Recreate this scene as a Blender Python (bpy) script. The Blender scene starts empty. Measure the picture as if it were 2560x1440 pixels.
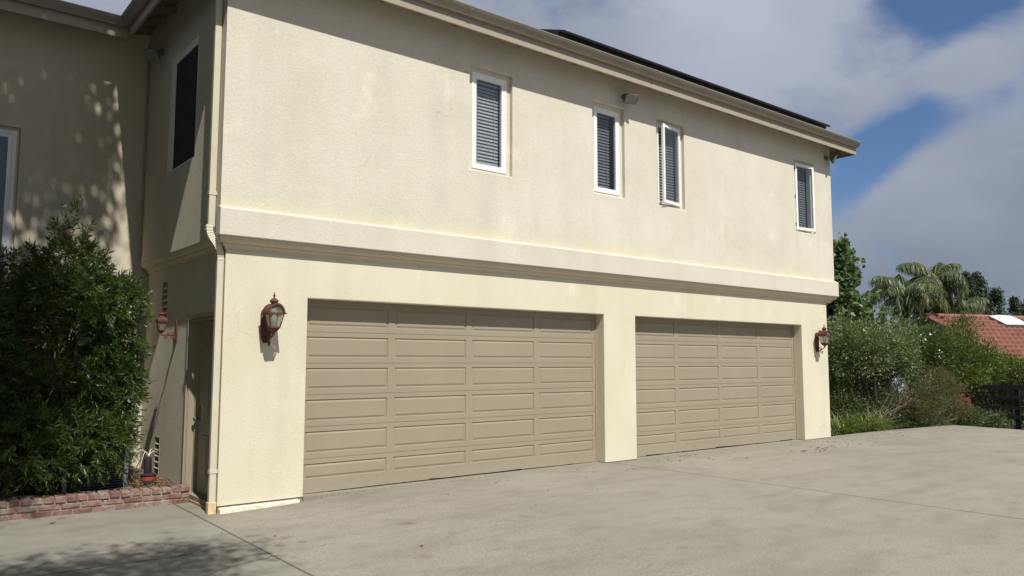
import bpy, bmesh, math, random
import numpy as np
from mathutils import Vector, Matrix

random.seed(7); RNG = np.random.default_rng(7)
scene = bpy.context.scene
COL = scene.collection
rad = math.radians

# ------------------------------------------------------------------ camera
cam_d = bpy.data.cameras.new('camera'); cam = bpy.data.objects.new('camera', cam_d); COL.objects.link(cam)
CR = Vector((0.77780169, -0.62850913, 0.0008927))
CU = Vector((-0.05921912, -0.07187153, 0.99565435))
CF = Vector((0.62571369, 0.7744745, 0.09312156))
CP = Vector((-3.1422, -9.2295, 1.6546))
FPX = 1967.9
cam.matrix_world = Matrix(((CR.x, CU.x, -CF.x, CP.x), (CR.y, CU.y, -CF.y, CP.y), (CR.z, CU.z, -CF.z, CP.z), (0, 0, 0, 1)))
cam_d.sensor_width = 36; cam_d.lens = FPX/2560*36; cam_d.clip_start = .05; cam_d.clip_end = 9000
scene.camera = cam
def at(px, py, depth):      # point seen at a photo pixel (2560 wide) at a given distance along the view
    return CP + (CF + CR*((px-1280)/FPX) - CU*((py-720)/FPX))*depth

# ------------------------------------------------------------------ light
SUN = Vector((-.115, -.71, 1.0)).normalized()
sd = bpy.data.lights.new('sun', 'SUN'); sd.energy = 4.6; sd.angle = rad(.53); sd.color = (1, .962, .88)
so = bpy.data.objects.new('sun', sd); COL.objects.link(so); so.location = (-10, -60, 80)
so.rotation_euler = SUN.to_track_quat('Z', 'Y').to_euler()
scene.view_settings.view_transform = 'Standard'; scene.view_settings.look = 'None'
scene.view_settings.gamma = 1; scene.view_settings.use_curve_mapping = False
scene.view_settings.exposure = .30
scene.render.engine = 'CYCLES'

world = bpy.data.worlds.new('World'); scene.world = world; world.use_nodes = True
def world_nodes():
    nt = world.node_tree; N = nt.nodes; L = nt.links; N.clear()
    out = N.new('ShaderNodeOutputWorld'); tc = N.new('ShaderNodeTexCoord')
    sky = N.new('ShaderNodeTexSky'); sky.sky_type = 'NISHITA'; sky.sun_disc = False
    sky.sun_elevation = math.asin(SUN.z); sky.sun_rotation = math.atan2(SUN.x, SUN.y) % (2*math.pi)
    sky.air_density = 1.0; sky.dust_density = .6; sky.ozone_density = 2.5
    bg1 = N.new('ShaderNodeBackground'); bg1.inputs[1].default_value = .085
    tintn = N.new('ShaderNodeMix'); tintn.data_type = 'RGBA'; tintn.blend_type = 'MULTIPLY'; tintn.inputs[0].default_value = 1
    tintn.inputs[7].default_value = (.52, .66, .84, 1); L.new(sky.outputs[0], tintn.inputs[6]); L.new(tintn.outputs[2], bg1.inputs[0])
    def math_(op, a, b=None, clamp=False):
        m = N.new('ShaderNodeMath'); m.operation = op; m.use_clamp = clamp
        for i, v in enumerate((a, b)):
            if v is None: continue
            if isinstance(v, (int, float)): m.inputs[i].default_value = v
            else: L.new(v, m.inputs[i])
        return m.outputs[0]
    def noise(scale, detail, rough, off=(0, 0, 0), sc=(1, 1, 1), dist=0):
        mp = N.new('ShaderNodeMapping'); mp.inputs['Location'].default_value = off; mp.inputs['Scale'].default_value = sc
        L.new(tc.outputs['Generated'], mp.inputs[0])
        n = N.new('ShaderNodeTexNoise'); n.inputs['Scale'].default_value = scale; n.inputs['Detail'].default_value = detail
        n.inputs['Roughness'].default_value = rough; n.inputs['Distortion'].default_value = dist
        L.new(mp.outputs[0], n.inputs[0]); return n.outputs[0]
    def blob(d, width):      # 1 at direction d, falling to 0
        v = N.new('ShaderNodeVectorMath'); v.operation = 'DISTANCE'; L.new(tc.outputs['Generated'], v.inputs[0])
        v.inputs[1].default_value = Vector(d).normalized()
        m = N.new('ShaderNodeMapRange'); m.interpolation_type = 'SMOOTHERSTEP'
        m.inputs[1].default_value = 0; m.inputs[2].default_value = width; m.inputs[3].default_value = 1; m.inputs[4].default_value = 0
        L.new(v.outputs['Value'], m.inputs[0]); return m.outputs[0]
    n1 = noise(5.5, 9, .60, (.3, .1, 0), (1, 1, 1.9), .45)
    dens = math_('MULTIPLY', math_('SUBTRACT', n1, .5), 3.3)
    dens = math_('ADD', dens, 1.14)
    for d, w, k in (((.869, .446, .222), .062, 1.35), ((.875, .418, .248), .055, 1.15), ((.888, .379, .261), .060, .9), ((.904, .327, .274), .060, .55), ((.844, .371, .392), .055, 1.0), ((.865, .339, .376), .060, 1.3), ((.877, .298, .386), .075, 1.4), ((.868, .358, .345), .04, .5), ((.871, .462, .185), .045, .55)):
        dens = math_('SUBTRACT', dens, math_('MULTIPLY', blob(d, w), k))
    for d, w, k in (((.753, .543, .372), .22, .7), ((.895, .325, .314), .075, .9), ((.86, .418, .294), .06, .35), ((.913, .35, .207), .075, .9), ((.937, .323, .131), .16, .6), ((.185, .906, .381), .4, .6), ((.888, .418, .172), .07, .5)):
        dens = math_('ADD', dens, math_('MULTIPLY', blob(d, w), k))
    mr = N.new('ShaderNodeMapRange'); mr.interpolation_type = 'SMOOTHSTEP'
    mr.inputs[1].default_value = -.05; mr.inputs[2].default_value = 1.45; mr.inputs[3].default_value = .05; mr.inputs[4].default_value = .96
    L.new(dens, mr.inputs[0])
    # cloud brightness: soft internal structure, greyer towards the horizon
    n2 = noise(3.2, 5, .5, (2.3, 1.1, .4), (1, 1, 1.6), .2)
    sep = N.new('ShaderNodeSeparateXYZ'); L.new(tc.outputs['Generated'], sep.inputs[0])
    hz = N.new('ShaderNodeMapRange'); hz.inputs[1].default_value = .08; hz.inputs[2].default_value = .40; hz.inputs[3].default_value = -.10; hz.inputs[4].default_value = .16
    L.new(sep.outputs['Z'], hz.inputs[0])
    br = math_('ADD', math_('MULTIPLY', math_('SUBTRACT', n2, .5), 1.6), math_('ADD', hz.outputs[0], .56), True)
    cr = N.new('ShaderNodeValToRGB'); L.new(br, cr.inputs[0])
    cr.color_ramp.elements[0].color = (.150, .178, .226, 1); cr.color_ramp.elements[1].color = (.375, .40, .475, 1)
    bg2 = N.new('ShaderNodeBackground'); bg2.inputs[1].default_value = 1.05; L.new(cr.outputs[0], bg2.inputs[0])
    mix = N.new('ShaderNodeMixShader'); L.new(mr.outputs[0], mix.inputs[0]); L.new(bg1.outputs[0], mix.inputs[1]); L.new(bg2.outputs[0], mix.inputs[2])
    L.new(mix.outputs[0], out.inputs[0])
world_nodes()

# ------------------------------------------------------------------ helpers
class MB:
    """collects geometry in world coordinates; build() links it as ONE mesh object"""
    def __init__(s): s.v = []; s.f = []
    def add(s, vs, fs):
        o = len(s.v); s.v += [tuple(v) for v in vs]; s.f += [tuple(i+o for i in f) for f in fs]; return s
    def box(s, x0, x1, y0, y1, z0, z1):
        vs = [(x, y, z) for z in (z0, z1) for y in (y0, y1) for x in (x0, x1)]
        return s.add(vs, [(0, 2, 3, 1), (4, 5, 7, 6), (0, 1, 5, 4), (2, 6, 7, 3), (0, 4, 6, 2), (1, 3, 7, 5)])
    def obox(s, c, ax, ay, az, hx, hy, hz):
        c, ax, ay, az = map(Vector, (c, ax, ay, az))
        vs = [c+ax*(hx*i)+ay*(hy*j)+az*(hz*k) for k in (-1, 1) for j in (-1, 1) for i in (-1, 1)]
        return s.add(vs, [(0, 2, 3, 1), (4, 5, 7, 6), (0, 1, 5, 4), (2, 6, 7, 3), (0, 4, 6, 2), (1, 3, 7, 5)])
    def tube(s, pts, rs, n=6, cap=True):
        pts = [Vector(p) for p in pts]
        if isinstance(rs, (int, float)): rs = [rs]*len(pts)
        vs = []; fs = []; ref = Vector((.31, .87, .22))
        for i, p in enumerate(pts):
            t = (pts[min(i+1, len(pts)-1)]-pts[max(i-1, 0)]).normalized()
            a = t.cross(ref)
            if a.length < .1: a = t.cross(Vector((0, 0, 1)))
            a.normalize(); b = t.cross(a)
            for k in range(n):
                w = 2*math.pi*k/n; vs.append(p+(a*math.cos(w)+b*math.sin(w))*rs[i])
        for i in range(len(pts)-1):
            for k in range(n):
                k2 = (k+1) % n; fs.append((i*n+k, i*n+k2, (i+1)*n+k2, (i+1)*n+k))
        if cap: fs.append(tuple(range(n))[::-1]); fs.append(tuple((len(pts)-1)*n+k for k in range(n)))
        return s.add(vs, fs)
    def lathe(s, prof, c, n=16, sx=1, sy=1, rot=0):
        vs = []; fs = []
        for r, z in prof:
            for k in range(n):
                w = 2*math.pi*k/n+rot; vs.append((c[0]+r*math.cos(w)*sx, c[1]+r*math.sin(w)*sy, c[2]+z))
        m = len(prof)
        for i in range(m-1):
            for k in range(n):
                k2 = (k+1) % n; fs.append((i*n+k, i*n+k2, (i+1)*n+k2, (i+1)*n+k))
        fs.append(tuple(range(n))[::-1]); fs.append(tuple((m-1)*n+k for k in range(n)))
        return s.add(vs, fs)
    def sweep(s, path, prof, closed=False, outward=None):
        """path: xy points; prof: (offset to the right-hand side of travel, z); mitred corners"""
        P = [Vector((p[0], p[1])) for p in path]; n = len(P); dirs = []
        for i in range(n):
            segs = []
            if i > 0: segs.append((P[i]-P[i-1]).normalized())
            if i < n-1: segs.append((P[i+1]-P[i]).normalized())
            nr = [Vector((d.y, -d.x)) for d in segs]
            if len(nr) == 2:
                m = (nr[0]+nr[1]).normalized(); m = m/max(.2, m.dot(nr[0]))
            else: m = nr[0]
            dirs.append(m)
        k = len(prof); vs = []; fs = []
        for i in range(n):
            for o, z in prof: q = P[i]+dirs[i]*o; vs.append((q.x, q.y, z))
        for i in range(n-1):
            for j in range(k-1): fs.append((i*k+j, (i+1)*k+j, (i+1)*k+j+1, i*k+j+1))
        fs.append(tuple(range(k))); fs.append(tuple((n-1)*k+j for j in range(k))[::-1])
        return s.add(vs, fs)
    def build(s, name, mat, parent=None, smooth=False, bevel=0, weld=False, fixn=False):
        o = Vector((0, 0, 0))
        if parent is not None: o = Vector(parent['_o'])
        me = bpy.data.meshes.new(name)
        me.from_pydata([(v[0]-o.x, v[1]-o.y, v[2]-o.z) for v in s.v], [], s.f)
        if weld or fixn:
            bm = bmesh.new(); bm.from_mesh(me)
            if weld: bmesh.ops.remove_doubles(bm, verts=bm.verts, dist=1e-4)
            bmesh.ops.recalc_face_normals(bm, faces=bm.faces); bm.to_mesh(me); bm.free()
        me.materials.append(mat); me.update()
        if smooth: me.polygons.foreach_set('use_smooth', [True]*len(me.polygons))
        ob = bpy.data.objects.new(name, me); COL.objects.link(ob)
        ob['_o'] = (o.x, o.y, o.z)
        if parent is not None: ob.parent = parent
        if bevel:
            b = ob.modifiers.new('bevel', 'BEVEL'); b.width = bevel; b.segments = 2; b.limit_method = 'ANGLE'; b.angle_limit = rad(40)
            b.harden_normals = False
        return ob
def np_mesh(name, V, F, mat, parent=None, smooth=False):
    mb = MB(); o = Vector(parent['_o']) if parent is not None else Vector((0, 0, 0))
    me = bpy.data.meshes.new(name); V = np.asarray(V, dtype=np.float64)-np.array(o)
    me.from_pydata(V.tolist(), [], F.tolist() if hasattr(F, 'tolist') else F); me.materials.append(mat); me.update()
    if smooth: me.polygons.foreach_set('use_smooth', [True]*len(me.polygons))
    ob = bpy.data.objects.new(name, me); COL.objects.link(ob); ob['_o'] = tuple(o)
    if parent is not None: ob.parent = parent
    return ob
def tag(o, label, cat, group=None, kind=None):
    if label: o['label'] = label
    if cat: o['category'] = cat
    if group: o['group'] = group
    if kind: o['kind'] = kind
    return o
def thing(name, label, cat, loc, group=None):
    o = bpy.data.objects.new(name, None); COL.objects.link(o); o.location = loc; o['_o'] = tuple(loc)
    o.empty_display_size = .1
    return tag(o, label, cat, group)
def struct(o): o['kind'] = 'structure'; return o

# ------------------------------------------------------------------ materials
class MT:
    def __init__(s, name):
        s.m = bpy.data.materials.new(name); s.m.use_nodes = True; s.nt = s.m.node_tree; s.N = s.nt.nodes; s.L = s.nt.links
        s.b = s.N['Principled BSDF']; s.tc = s.N.new('ShaderNodeTexCoord'); s.co = s.tc.outputs['Object']
    def set(s, inp, v):
        if isinstance(v, bpy.types.NodeSocket): s.L.new(v, s.b.inputs[inp])
        else:
            if isinstance(v, tuple) and len(v) == 3: v = (*v, 1)
            s.b.inputs[inp].default_value = v
        return s
    def map(s, sc=(1, 1, 1), loc=(0, 0, 0), rot=(0, 0, 0)):
        m = s.N.new('ShaderNodeMapping'); m.inputs['Scale'].default_value = sc; m.inputs['Location'].default_value = loc; m.inputs['Rotation'].default_value = rot
        s.L.new(s.co, m.inputs[0]); return m.outputs[0]
    def noise(s, scale, detail=4, rough=.55, vec=None, dist=0):
        n = s.N.new('ShaderNodeTexNoise'); n.inputs['Scale'].default_value = scale; n.inputs['Detail'].default_value = detail
        n.inputs['Roughness'].default_value = rough; n.inputs['Distortion'].default_value = dist
        s.L.new(vec if vec is not None else s.co, n.inputs[0]); return n.outputs[0]
    def voro(s, scale, feat='F1', vec=None, out=0):
        n = s.N.new('ShaderNodeTexVoronoi'); n.feature = feat; n.inputs['Scale'].default_value = scale
        s.L.new(vec if vec is not None else s.co, n.inputs[0]); return n.outputs[out]
    def ramp(s, fac, a, b, ca=(0, 0, 0), cb=(1, 1, 1)):
        r = s.N.new('ShaderNodeValToRGB'); s.L.new(fac, r.inputs[0])
        r.color_ramp.elements[0].position = a; r.color_ramp.elements[1].position = b
        r.color_ramp.elements[0].color = (*ca, 1); r.color_ramp.elements[1].color = (*cb, 1); return r.outputs[0]
    def mr(s, v, a, b, c=0., d=1., smooth=False):
        m = s.N.new('ShaderNodeMapRange'); s.L.new(v, m.inputs[0])
        if smooth: m.interpolation_type = 'SMOOTHSTEP'
        for i, q in enumerate((a, b, c, d)): m.inputs[i+1].default_value = q
        return m.outputs[0]
    def mix(s, fac, a, b, mode='MIX'):
        m = s.N.new('ShaderNodeMix'); m.data_type = 'RGBA'; m.blend_type = mode
        for k, v in ((0, fac), (6, a), (7, b)):
            if isinstance(v, bpy.types.NodeSocket): s.L.new(v, m.inputs[k])
            elif isinstance(v, (int, float)): m.inputs[k].default_value = v if k == 0 else (v, v, v, 1)
            else: m.inputs[k].default_value = (*v[:3], 1)
        return m.outputs[2]
    def math(s, op, a, b=None, clamp=False):
        m = s.N.new('ShaderNodeMath'); m.operation = op; m.use_clamp = clamp
        for i, v in enumerate((a, b)):
            if v is None: continue
            if isinstance(v, (int, float)): m.inputs[i].default_value = v
            else: s.L.new(v, m.inputs[i])
        return m.outputs[0]
    def xyz(s, vec=None):
        n = s.N.new('ShaderNodeSeparateXYZ'); s.L.new(vec if vec is not None else s.co, n.inputs[0]); return n.outputs
    def bump(s, h, strength=.5, dist=.01, prev=None):
        b = s.N.new('ShaderNodeBump'); b.inputs['Strength'].default_value = strength; b.inputs['Distance'].default_value = dist
        s.L.new(h, b.inputs['Height'])
        if prev is not None: s.L.new(prev, b.inputs['Normal'])
        s.L.new(b.outputs[0], s.b.inputs['Normal']); return b.outputs[0]
    def rnd(s):
        g = s.N.new('ShaderNodeNewGeometry'); return g.outputs['Random Per Island']

def stucco(name, base, alt, grain=1., moss=None, crk=True):
    t = MT(name); x, y, z = t.xyz()
    big = t.noise(.9, 5, .6); mid = t.noise(4.5, 5, .65)
    streak = t.noise(1., 4, .6, t.map((2.2, 2.2, .22)))
    c = t.mix(t.mr(big, .35, .68), base, alt)
    c = t.mix(t.math('MULTIPLY', t.mr(t.noise(1.7, 5, .6, t.map((1, 1, .8), (9, 3, 1))), .60, .70), .5), c, tuple(min(.8, v*1.12+.02) for v in alt))
    c = t.mix(t.math('MULTIPLY', t.mr(streak, .50, .75), .40), c, tuple(v*.82 for v in base))
    c = t.mix(t.math('MULTIPLY', t.mr(mid, .55, .75), .22), c, tuple(v*.84 for v in alt))
    sp = t.noise(75, 3, .6)
    c = t.mix(t.math('MULTIPLY', t.mr(sp, .38, .62, 1, 0), .30), c, tuple(v*.62 for v in base))
    if moss:
        z0, z1 = moss
        m = t.math('MULTIPLY', t.mr(z, z0, z1, 1, 0, True), t.mr(z, z0-.06, z0-.02)); m = t.math('MULTIPLY', m, t.mr(t.noise(2.4, 5, .7, t.map((1, 1, .6))), .34, .62))
        c = t.mix(t.math('MULTIPLY', m, .55), c, (.72, .65, .38))
    if crk:
        wv = t.N.new('ShaderNodeTexNoise'); wv.inputs['Scale'].default_value = 1.6; wv.inputs['Detail'].default_value = 5; t.L.new(t.co, wv.inputs[0])
        va = t.N.new('ShaderNodeVectorMath'); va.operation = 'MULTIPLY_ADD'; t.L.new(wv.outputs[1], va.inputs[0]); va.inputs[1].default_value = (.9, .9, .9); t.L.new(t.co, va.inputs[2])
        ed = t.voro(.42, 'DISTANCE_TO_EDGE', va.outputs[0]); k = t.math('MULTIPLY', t.mr(ed, .0008, .0026, 1, 0), t.mr(t.noise(.75, 3, .5, t.map((1, 1, 1), (5, 2, 8))), .55, .64))
        c = t.mix(t.math('MULTIPLY', k, .30), c, (.22, .19, .14))
    t.set('Base Color', c).set('Roughness', .92); t.b.inputs['Specular IOR Level'].default_value = .15
    h = t.math('ADD', t.noise(85, 3, .6), t.math('MULTIPLY', t.noise(26, 3, .5), .35))
    t.bump(h, .40*grain, .012); return t.m
def paint(name, col, rough=.5, var=.10, scale=3., bump=0, spec=.35, dirt=None):
    t = MT(name); n = t.noise(scale, 5, .6)
    c = t.mix(t.mr(n, .3, .7), tuple(v*(1-var) for v in col), tuple(min(1, v*(1+var)) for v in col))
    if dirt: c = t.mix(t.math('MULTIPLY', t.mr(t.noise(scale*2.3, 6, .7), .52, .72), dirt[1]), c, dirt[0])
    t.set('Base Color', c).set('Roughness', rough); t.b.inputs['Specular IOR Level'].default_value = spec
    if bump: t.bump(t.noise(scale*14, 3), bump, .004)
    return t.m
def leafmat(name, dark, light, trans=.25, rough=.45, tint=None, tamt=.0, spec=.35):
    t = MT(name); r = t.rnd()
    c = t.mix(r, dark, light)
    big = t.noise(1.3, 3, .5); c = t.mix(t.mr(big, .35, .7, 0, .5), c, tuple(v*1.25 for v in light))
    if tint: c = t.mix(t.mr(t.noise(.9, 3, .6, t.map((1, 1, 1), (3, 1, 2))), .5, .62, 0, tamt), c, tint)
    t.set('Base Color', c).set('Roughness', rough); t.b.inputs['Specular IOR Level'].default_value = spec
    tr = t.N.new('ShaderNodeBsdfTranslucent'); t.L.new(t.mix(.35, c, (.35, .5, .05)), tr.inputs[0])
    ms = t.N.new('ShaderNodeMixShader'); ms.inputs[0].default_value = trans
    t.L.new(t.b.outputs[0], ms.inputs[1]); t.L.new(tr.outputs[0], ms.inputs[2])
    t.L.new(ms.outputs[0], t.N['Material Output'].inputs[0]); return t.m

M = {}
M['stucco_up'] = stucco('upper_stucco', (.615, .575, .475), (.685, .65, .545), 1., (3.43, 3.66))
M['stucco_side'] = stucco('coarse_side_stucco', (.60, .555, .445), (.66, .62, .51), 2.6)
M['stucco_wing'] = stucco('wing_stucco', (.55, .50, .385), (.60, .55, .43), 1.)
M['stucco_low'] = stucco('lower_stucco', (.635, .595, .455), (.70, .66, .525), .9)
M['stucco_band'] = stucco('band_stucco', (.60, .565, .47), (.67, .635, .54), 1.)
M['mould'] = stucco('mould_stucco', (.60, .53, .39), (.64, .575, .44), .35)
M['curb'] = paint('curb_paint', (.74, .69, .54), .85, .12, 6, .5, .1, ((.35, .3, .22), .6))
M['trim'] = paint('trim_paint', (.345, .30, .232), .55, .06, 1.2, 0, .3, ((.36, .31, .24), .5))
M['gutter'] = paint('gutter_paint', (.245, .22, .18), .42, .08, 2., 0, .4, ((.30, .27, .22), .5))
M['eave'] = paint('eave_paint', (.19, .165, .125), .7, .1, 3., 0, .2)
M['spout'] = paint('spout_paint', (.56, .515, .40), .5, .07, 3., 0, .3, ((.52, .42, .24), .5))
M['white'] = paint('white_vinyl', (.80, .80, .79), .35, .03, 4., 0, .45)
M['blind'] = paint('blind_slat', (.66, .67, .68), .5, .05, 6., 0, .3)
M['dark'] = paint('dark_room', (.02, .022, .025), .9, .2, 2.)
M['black'] = paint('black_rubber', (.018, .018, .018), .8, .3, 8.)
M['iron'] = paint('red_iron', (.112, .043, .034), .68, .28, 14., .3, .22, ((.10, .035, .03), .7))
M['flood'] = paint('bronze_metal', (.12, .115, .10), .45, .15, 8.)
M['post_black'] = paint('black_fence_paint', (.012, .013, .014), .6, .3, 3.)
M['panel_frame'] = paint('panel_frame', (.02, .022, .024), .4, .2, 3.)
M['conduit'] = paint('conduit_paint', (.40, .33, .24), .6, .15, 6., 0, .3, ((.16, .07, .03), .6))
M['bark'] = paint('bark', (.062, .050, .040), .95, .35, 9., 1.)
M['twig'] = paint('twig', (.20, .16, .11), .9, .3, 12.)
M['stem'] = paint('dry_stem', (.24, .20, .13), .8, .2, 9.)
M['lens'] = paint('lamp_lens', (.20, .21, .21), .15, .1, 20., 0, .6)
M['bulb'] = paint('bulb_glass', (.75, .73, .68), .25, .03, 9., 0, .5)
M['dry_leaf'] = paint('dry_leaf', (.17, .105, .055), .9, .4, 30.)
M['red'] = paint('red_plastic', (.30, .05, .034), .4, .15, 20., 0, .4, ((.2, .05, .04), .5))
M['wire'] = paint('pale_wire', (.62, .58, .44), .5, .08, 20.)
M['brown_wire'] = paint('brown_wire', (.16, .10, .05), .6, .1, 20.)
M['ac'] = paint('ac_metal', (.035, .038, .042), .5, .15, 6., 0, .4)
M['ac_post'] = paint('ac_post_metal', (.15, .155, .16), .45, .12, 6., 0, .4)
M['wallwhite'] = paint('white_house_paint', (.62, .62, .60), .85, .06, 2.)
M['brownwood'] = paint('brown_wood', (.09, .055, .035), .7, .2, 5.)
M['dome'] = paint('skylight_plastic', (.55, .56, .56), .3, .12, 2.5, 0, .5)
M['blind_shaded'] = paint('shaded_blind_slat', (.30, .31, .31), .55, .08, 6., 0, .3)  # darker copy of the blind, shade on the tilted slats put into its colour
M['flower_w'] = paint('white_petal', (.80, .79, .78), .6, .05, 9.)
M['flower_r'] = leafmat('magenta_petal', (.16, .014, .035), (.30, .025, .07), .2)
def tan_door():
    t = MT('tan_door_paint'); n = t.noise(1.1, 5, .6); g = t.noise(60, 3, .6, t.map((.06, 1, 1)))
    c = t.mix(t.mr(n, .3, .7), (.284, .244, .177), (.312, .270, .198))
    c = t.mix(t.math('MULTIPLY', t.mr(g, .5, .8), .25), c, (.24, .208, .15))
    drt = t.mr(t.xyz()[2], .02, .22, .35, 0); c = t.mix(t.math('MULTIPLY', drt, t.mr(t.noise(7, 5, .7), .4, .65)), c, (.38, .34, .27))
    t.set('Base Color', c).set('Roughness', .48); t.b.inputs['Specular IOR Level'].default_value = .3
    t.bump(g, .08, .004); return t.m
M['door'] = tan_door()
def glass(name, tint, gl=.9):
    t = MT(name); tr = t.N.new('ShaderNodeBsdfTransparent'); tr.inputs[0].default_value = (*tint, 1)
    g = t.N.new('ShaderNodeBsdfGlossy'); g.inputs['Roughness'].default_value = .015; g.inputs[0].default_value = (gl, gl, gl, 1)
    ge = t.N.new('ShaderNodeNewGeometry'); vd = t.N.new('ShaderNodeVectorMath'); vd.operation = 'DOT_PRODUCT'; t.L.new(ge.outputs['Incoming'], vd.inputs[0]); t.L.new(ge.outputs['Normal'], vd.inputs[1])
    cs = t.math('SUBTRACT', 1.0, t.math('ABSOLUTE', vd.outputs['Value'])); sch = t.math('ADD', t.math('MULTIPLY', t.math('POWER', cs, 5.), .95), .05)      # same from both faces of the sheet
    wob = t.noise(2.2, 2, .5); b = t.N.new('ShaderNodeBump'); b.inputs['Strength'].default_value = .03; b.inputs['Distance'].default_value = .05
    t.L.new(wob, b.inputs['Height']); t.L.new(b.outputs[0], g.inputs['Normal'])
    f = t.math('MULTIPLY', sch, 1.1, True)
    ms = t.N.new('ShaderNodeMixShader'); t.L.new(f, ms.inputs[0]); t.L.new(tr.outputs[0], ms.inputs[1]); t.L.new(g.outputs[0], ms.inputs[2])
    t.L.new(ms.outputs[0], t.N['Material Output'].inputs[0]); return t.m
M['glass'] = glass('window_glass', (.80, .82, .83))
M['screen'] = paint('dark_insect_screen', (.040, .044, .046), .85, .15, 4., 0, .1)
M['lampglass'] = glass('lamp_glass', (.86, .86, .82))
def dusty():
    m = M['lampglass']; nt = m.node_tree; out = nt.nodes['Material Output']; src = out.inputs[0].links[0].from_socket
    d = nt.nodes.new('ShaderNodeBsdfDiffuse'); d.inputs[0].default_value = (.42, .42, .38, 1); tl = nt.nodes.new('ShaderNodeBsdfTranslucent'); tl.inputs[0].default_value = (.42, .42, .38, 1)
    a = nt.nodes.new('ShaderNodeMixShader'); a.inputs[0].default_value = .5; nt.links.new(d.outputs[0], a.inputs[1]); nt.links.new(tl.outputs[0], a.inputs[2])
    b = nt.nodes.new('ShaderNodeMixShader'); b.inputs[0].default_value = .45; nt.links.new(src, b.inputs[1]); nt.links.new(a.outputs[0], b.inputs[2]); nt.links.new(b.outputs[0], out.inputs[0])
dusty()
def concrete():
    t = MT('driveway_concrete'); x, y, z = t.xyz()
    big = t.noise(.35, 6, .62, None, .4); mid = t.noise(1.7, 6, .65, t.map((1, 1.8, 1))); fine = t.noise(46, 4, .7); sm = t.noise(9, 5, .7)
    c = t.mix(t.mr(big, .34, .66), (.252, .233, .194), (.312, .290, .243))
    c = t.mix(t.math('MULTIPLY', t.mr(mid, .5, .72), .55), c, (.165, .156, .132))
    c = t.mix(t.math('MULTIPLY', t.mr(sm, .52, .75), .35), c, (.315, .292, .238))
    c = t.mix(t.math('MULTIPLY', t.mr(fine, .35, .62, 1, 0), .52), c, (.11, .10, .082))
    drag = t.noise(1.25, 6, .62, t.map((.40, 1.7, 1), (2, 7, 0)), .5); c = t.mix(t.math('MULTIPLY', t.mr(drag, .50, .70), .40), c, (.160, .150, .126))
    c = t.mix(t.math('MULTIPLY', t.mr(t.noise(150, 2, .5), .60, .70), .25), c, (.08, .074, .06))
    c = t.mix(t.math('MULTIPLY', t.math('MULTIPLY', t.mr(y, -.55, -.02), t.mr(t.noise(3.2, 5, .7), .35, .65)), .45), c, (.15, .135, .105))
    # older greyer slab to the left of the long joint
    left = t.mr(x, -.25, -.19, 1, 0); c = t.mix(t.math('MULTIPLY', left, .55), c, t.mix(t.mr(mid, .4, .65), (.225, .22, .186), (.170, .168, .143)))
    rust = t.math('MULTIPLY', t.mr(t.noise(1.0, 5, .7, t.map((.5, 1.4, 1), (4, 2, 0))), .60, .75), t.mr(x, 13.2, 14.5))
    c = t.mix(t.math('MULTIPLY', rust, .45), c, (.34, .21, .11))
    spot = t.math('MULTIPLY', t.mr(t.voro(1.1, 'F1', t.map((1, 1, 1), (.4, .2, 0))), .02, .16, 1, 0), t.mr(t.noise(1.3, 2), .52, .6)); c = t.mix(t.math('MULTIPLY', spot, .7), c, (.11, .10, .085))
    wob = t.math('MULTIPLY', t.math('SUBTRACT', t.noise(1.2, 6, .7), .5), .5)
    lines = None
    def line(d, w):
        nonlocal lines
        k = t.mr(t.math('ABSOLUTE', d), w*.5, w, 1, 0); lines = k if lines is None else t.math('MAXIMUM', lines, k)
    tiny = t.math('MULTIPLY', t.math('SUBTRACT', t.noise(3, 3), .5), .015)
    def front(v): return t.math('MULTIPLY', v, t.mr(y, -.1, -.14))
    line(t.math('ADD', t.math('ADD', t.math('ADD', x, .212), t.math('MULTIPLY', y, -.02)), tiny), .016)       # control joints
    line(t.math('ADD', t.math('SUBTRACT', x, 6.42), tiny), .018)
    c = t.mix(t.mr(x, 6.40, 6.44), c, t.mix(1., c, (.99, .99, .96), 'MULTIPLY'))
    line(t.math('ADD', t.math('ADD', y, 6.9), tiny), .012)
    line(t.math('ADD', t.math('SUBTRACT', x, 13.1), t.math('ADD', tiny, t.math('MULTIPLY', y, .06))), .012)
    hair = None
    def crack(d, w, m):
        nonlocal hair
        k = t.math('MULTIPLY', t.mr(t.math('ABSOLUTE', d), w*.35, w, 1, 0), m); hair = k if hair is None else t.math('MAXIMUM', hair, k)
    ml = t.mr(x, -.25, -.19, 1, 0)
    crack(t.math('ADD', t.math('ADD', y, 1.72), wob), .022, ml)
    crack(t.math('ADD', t.math('ADD', y, t.math('MULTIPLY', x, -.35)), t.math('ADD', t.math('MULTIPLY', wob, .8), 2.2)), .015, ml)
    crack(t.math('ADD', t.math('SUBTRACT', x, 3.3), t.math('ADD', t.math('MULTIPLY', wob, 1.6), t.math('MULTIPLY', y, .9))), .006, t.mr(t.noise(.8, 2), .45, .55))
    crack(t.math('ADD', t.math('ADD', y, 2.3), t.math('ADD', t.math('MULTIPLY', wob, 1.5), t.math('MULTIPLY', x, -.12))), .006, t.mr(t.noise(.6, 2, .5, t.map((1, 1, 1), (7, 1, 0))), .5, .58))
    c = t.mix(t.math('MULTIPLY', lines, .72), c, (.05, .046, .04)); c = t.mix(t.math('MULTIPLY', hair, .72), c, (.04, .035, .03))
    t.set('Base Color', c).set('Roughness', .88); t.b.inputs['Specular IOR Level'].default_value = .25
    h = t.math('SUBTRACT', t.math('ADD', fine, t.math('MULTIPLY', sm, .5)), t.math('MULTIPLY', lines, 2.))
    t.bump(h, .35, .008); return t.m
M['concrete'] = concrete()
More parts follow.
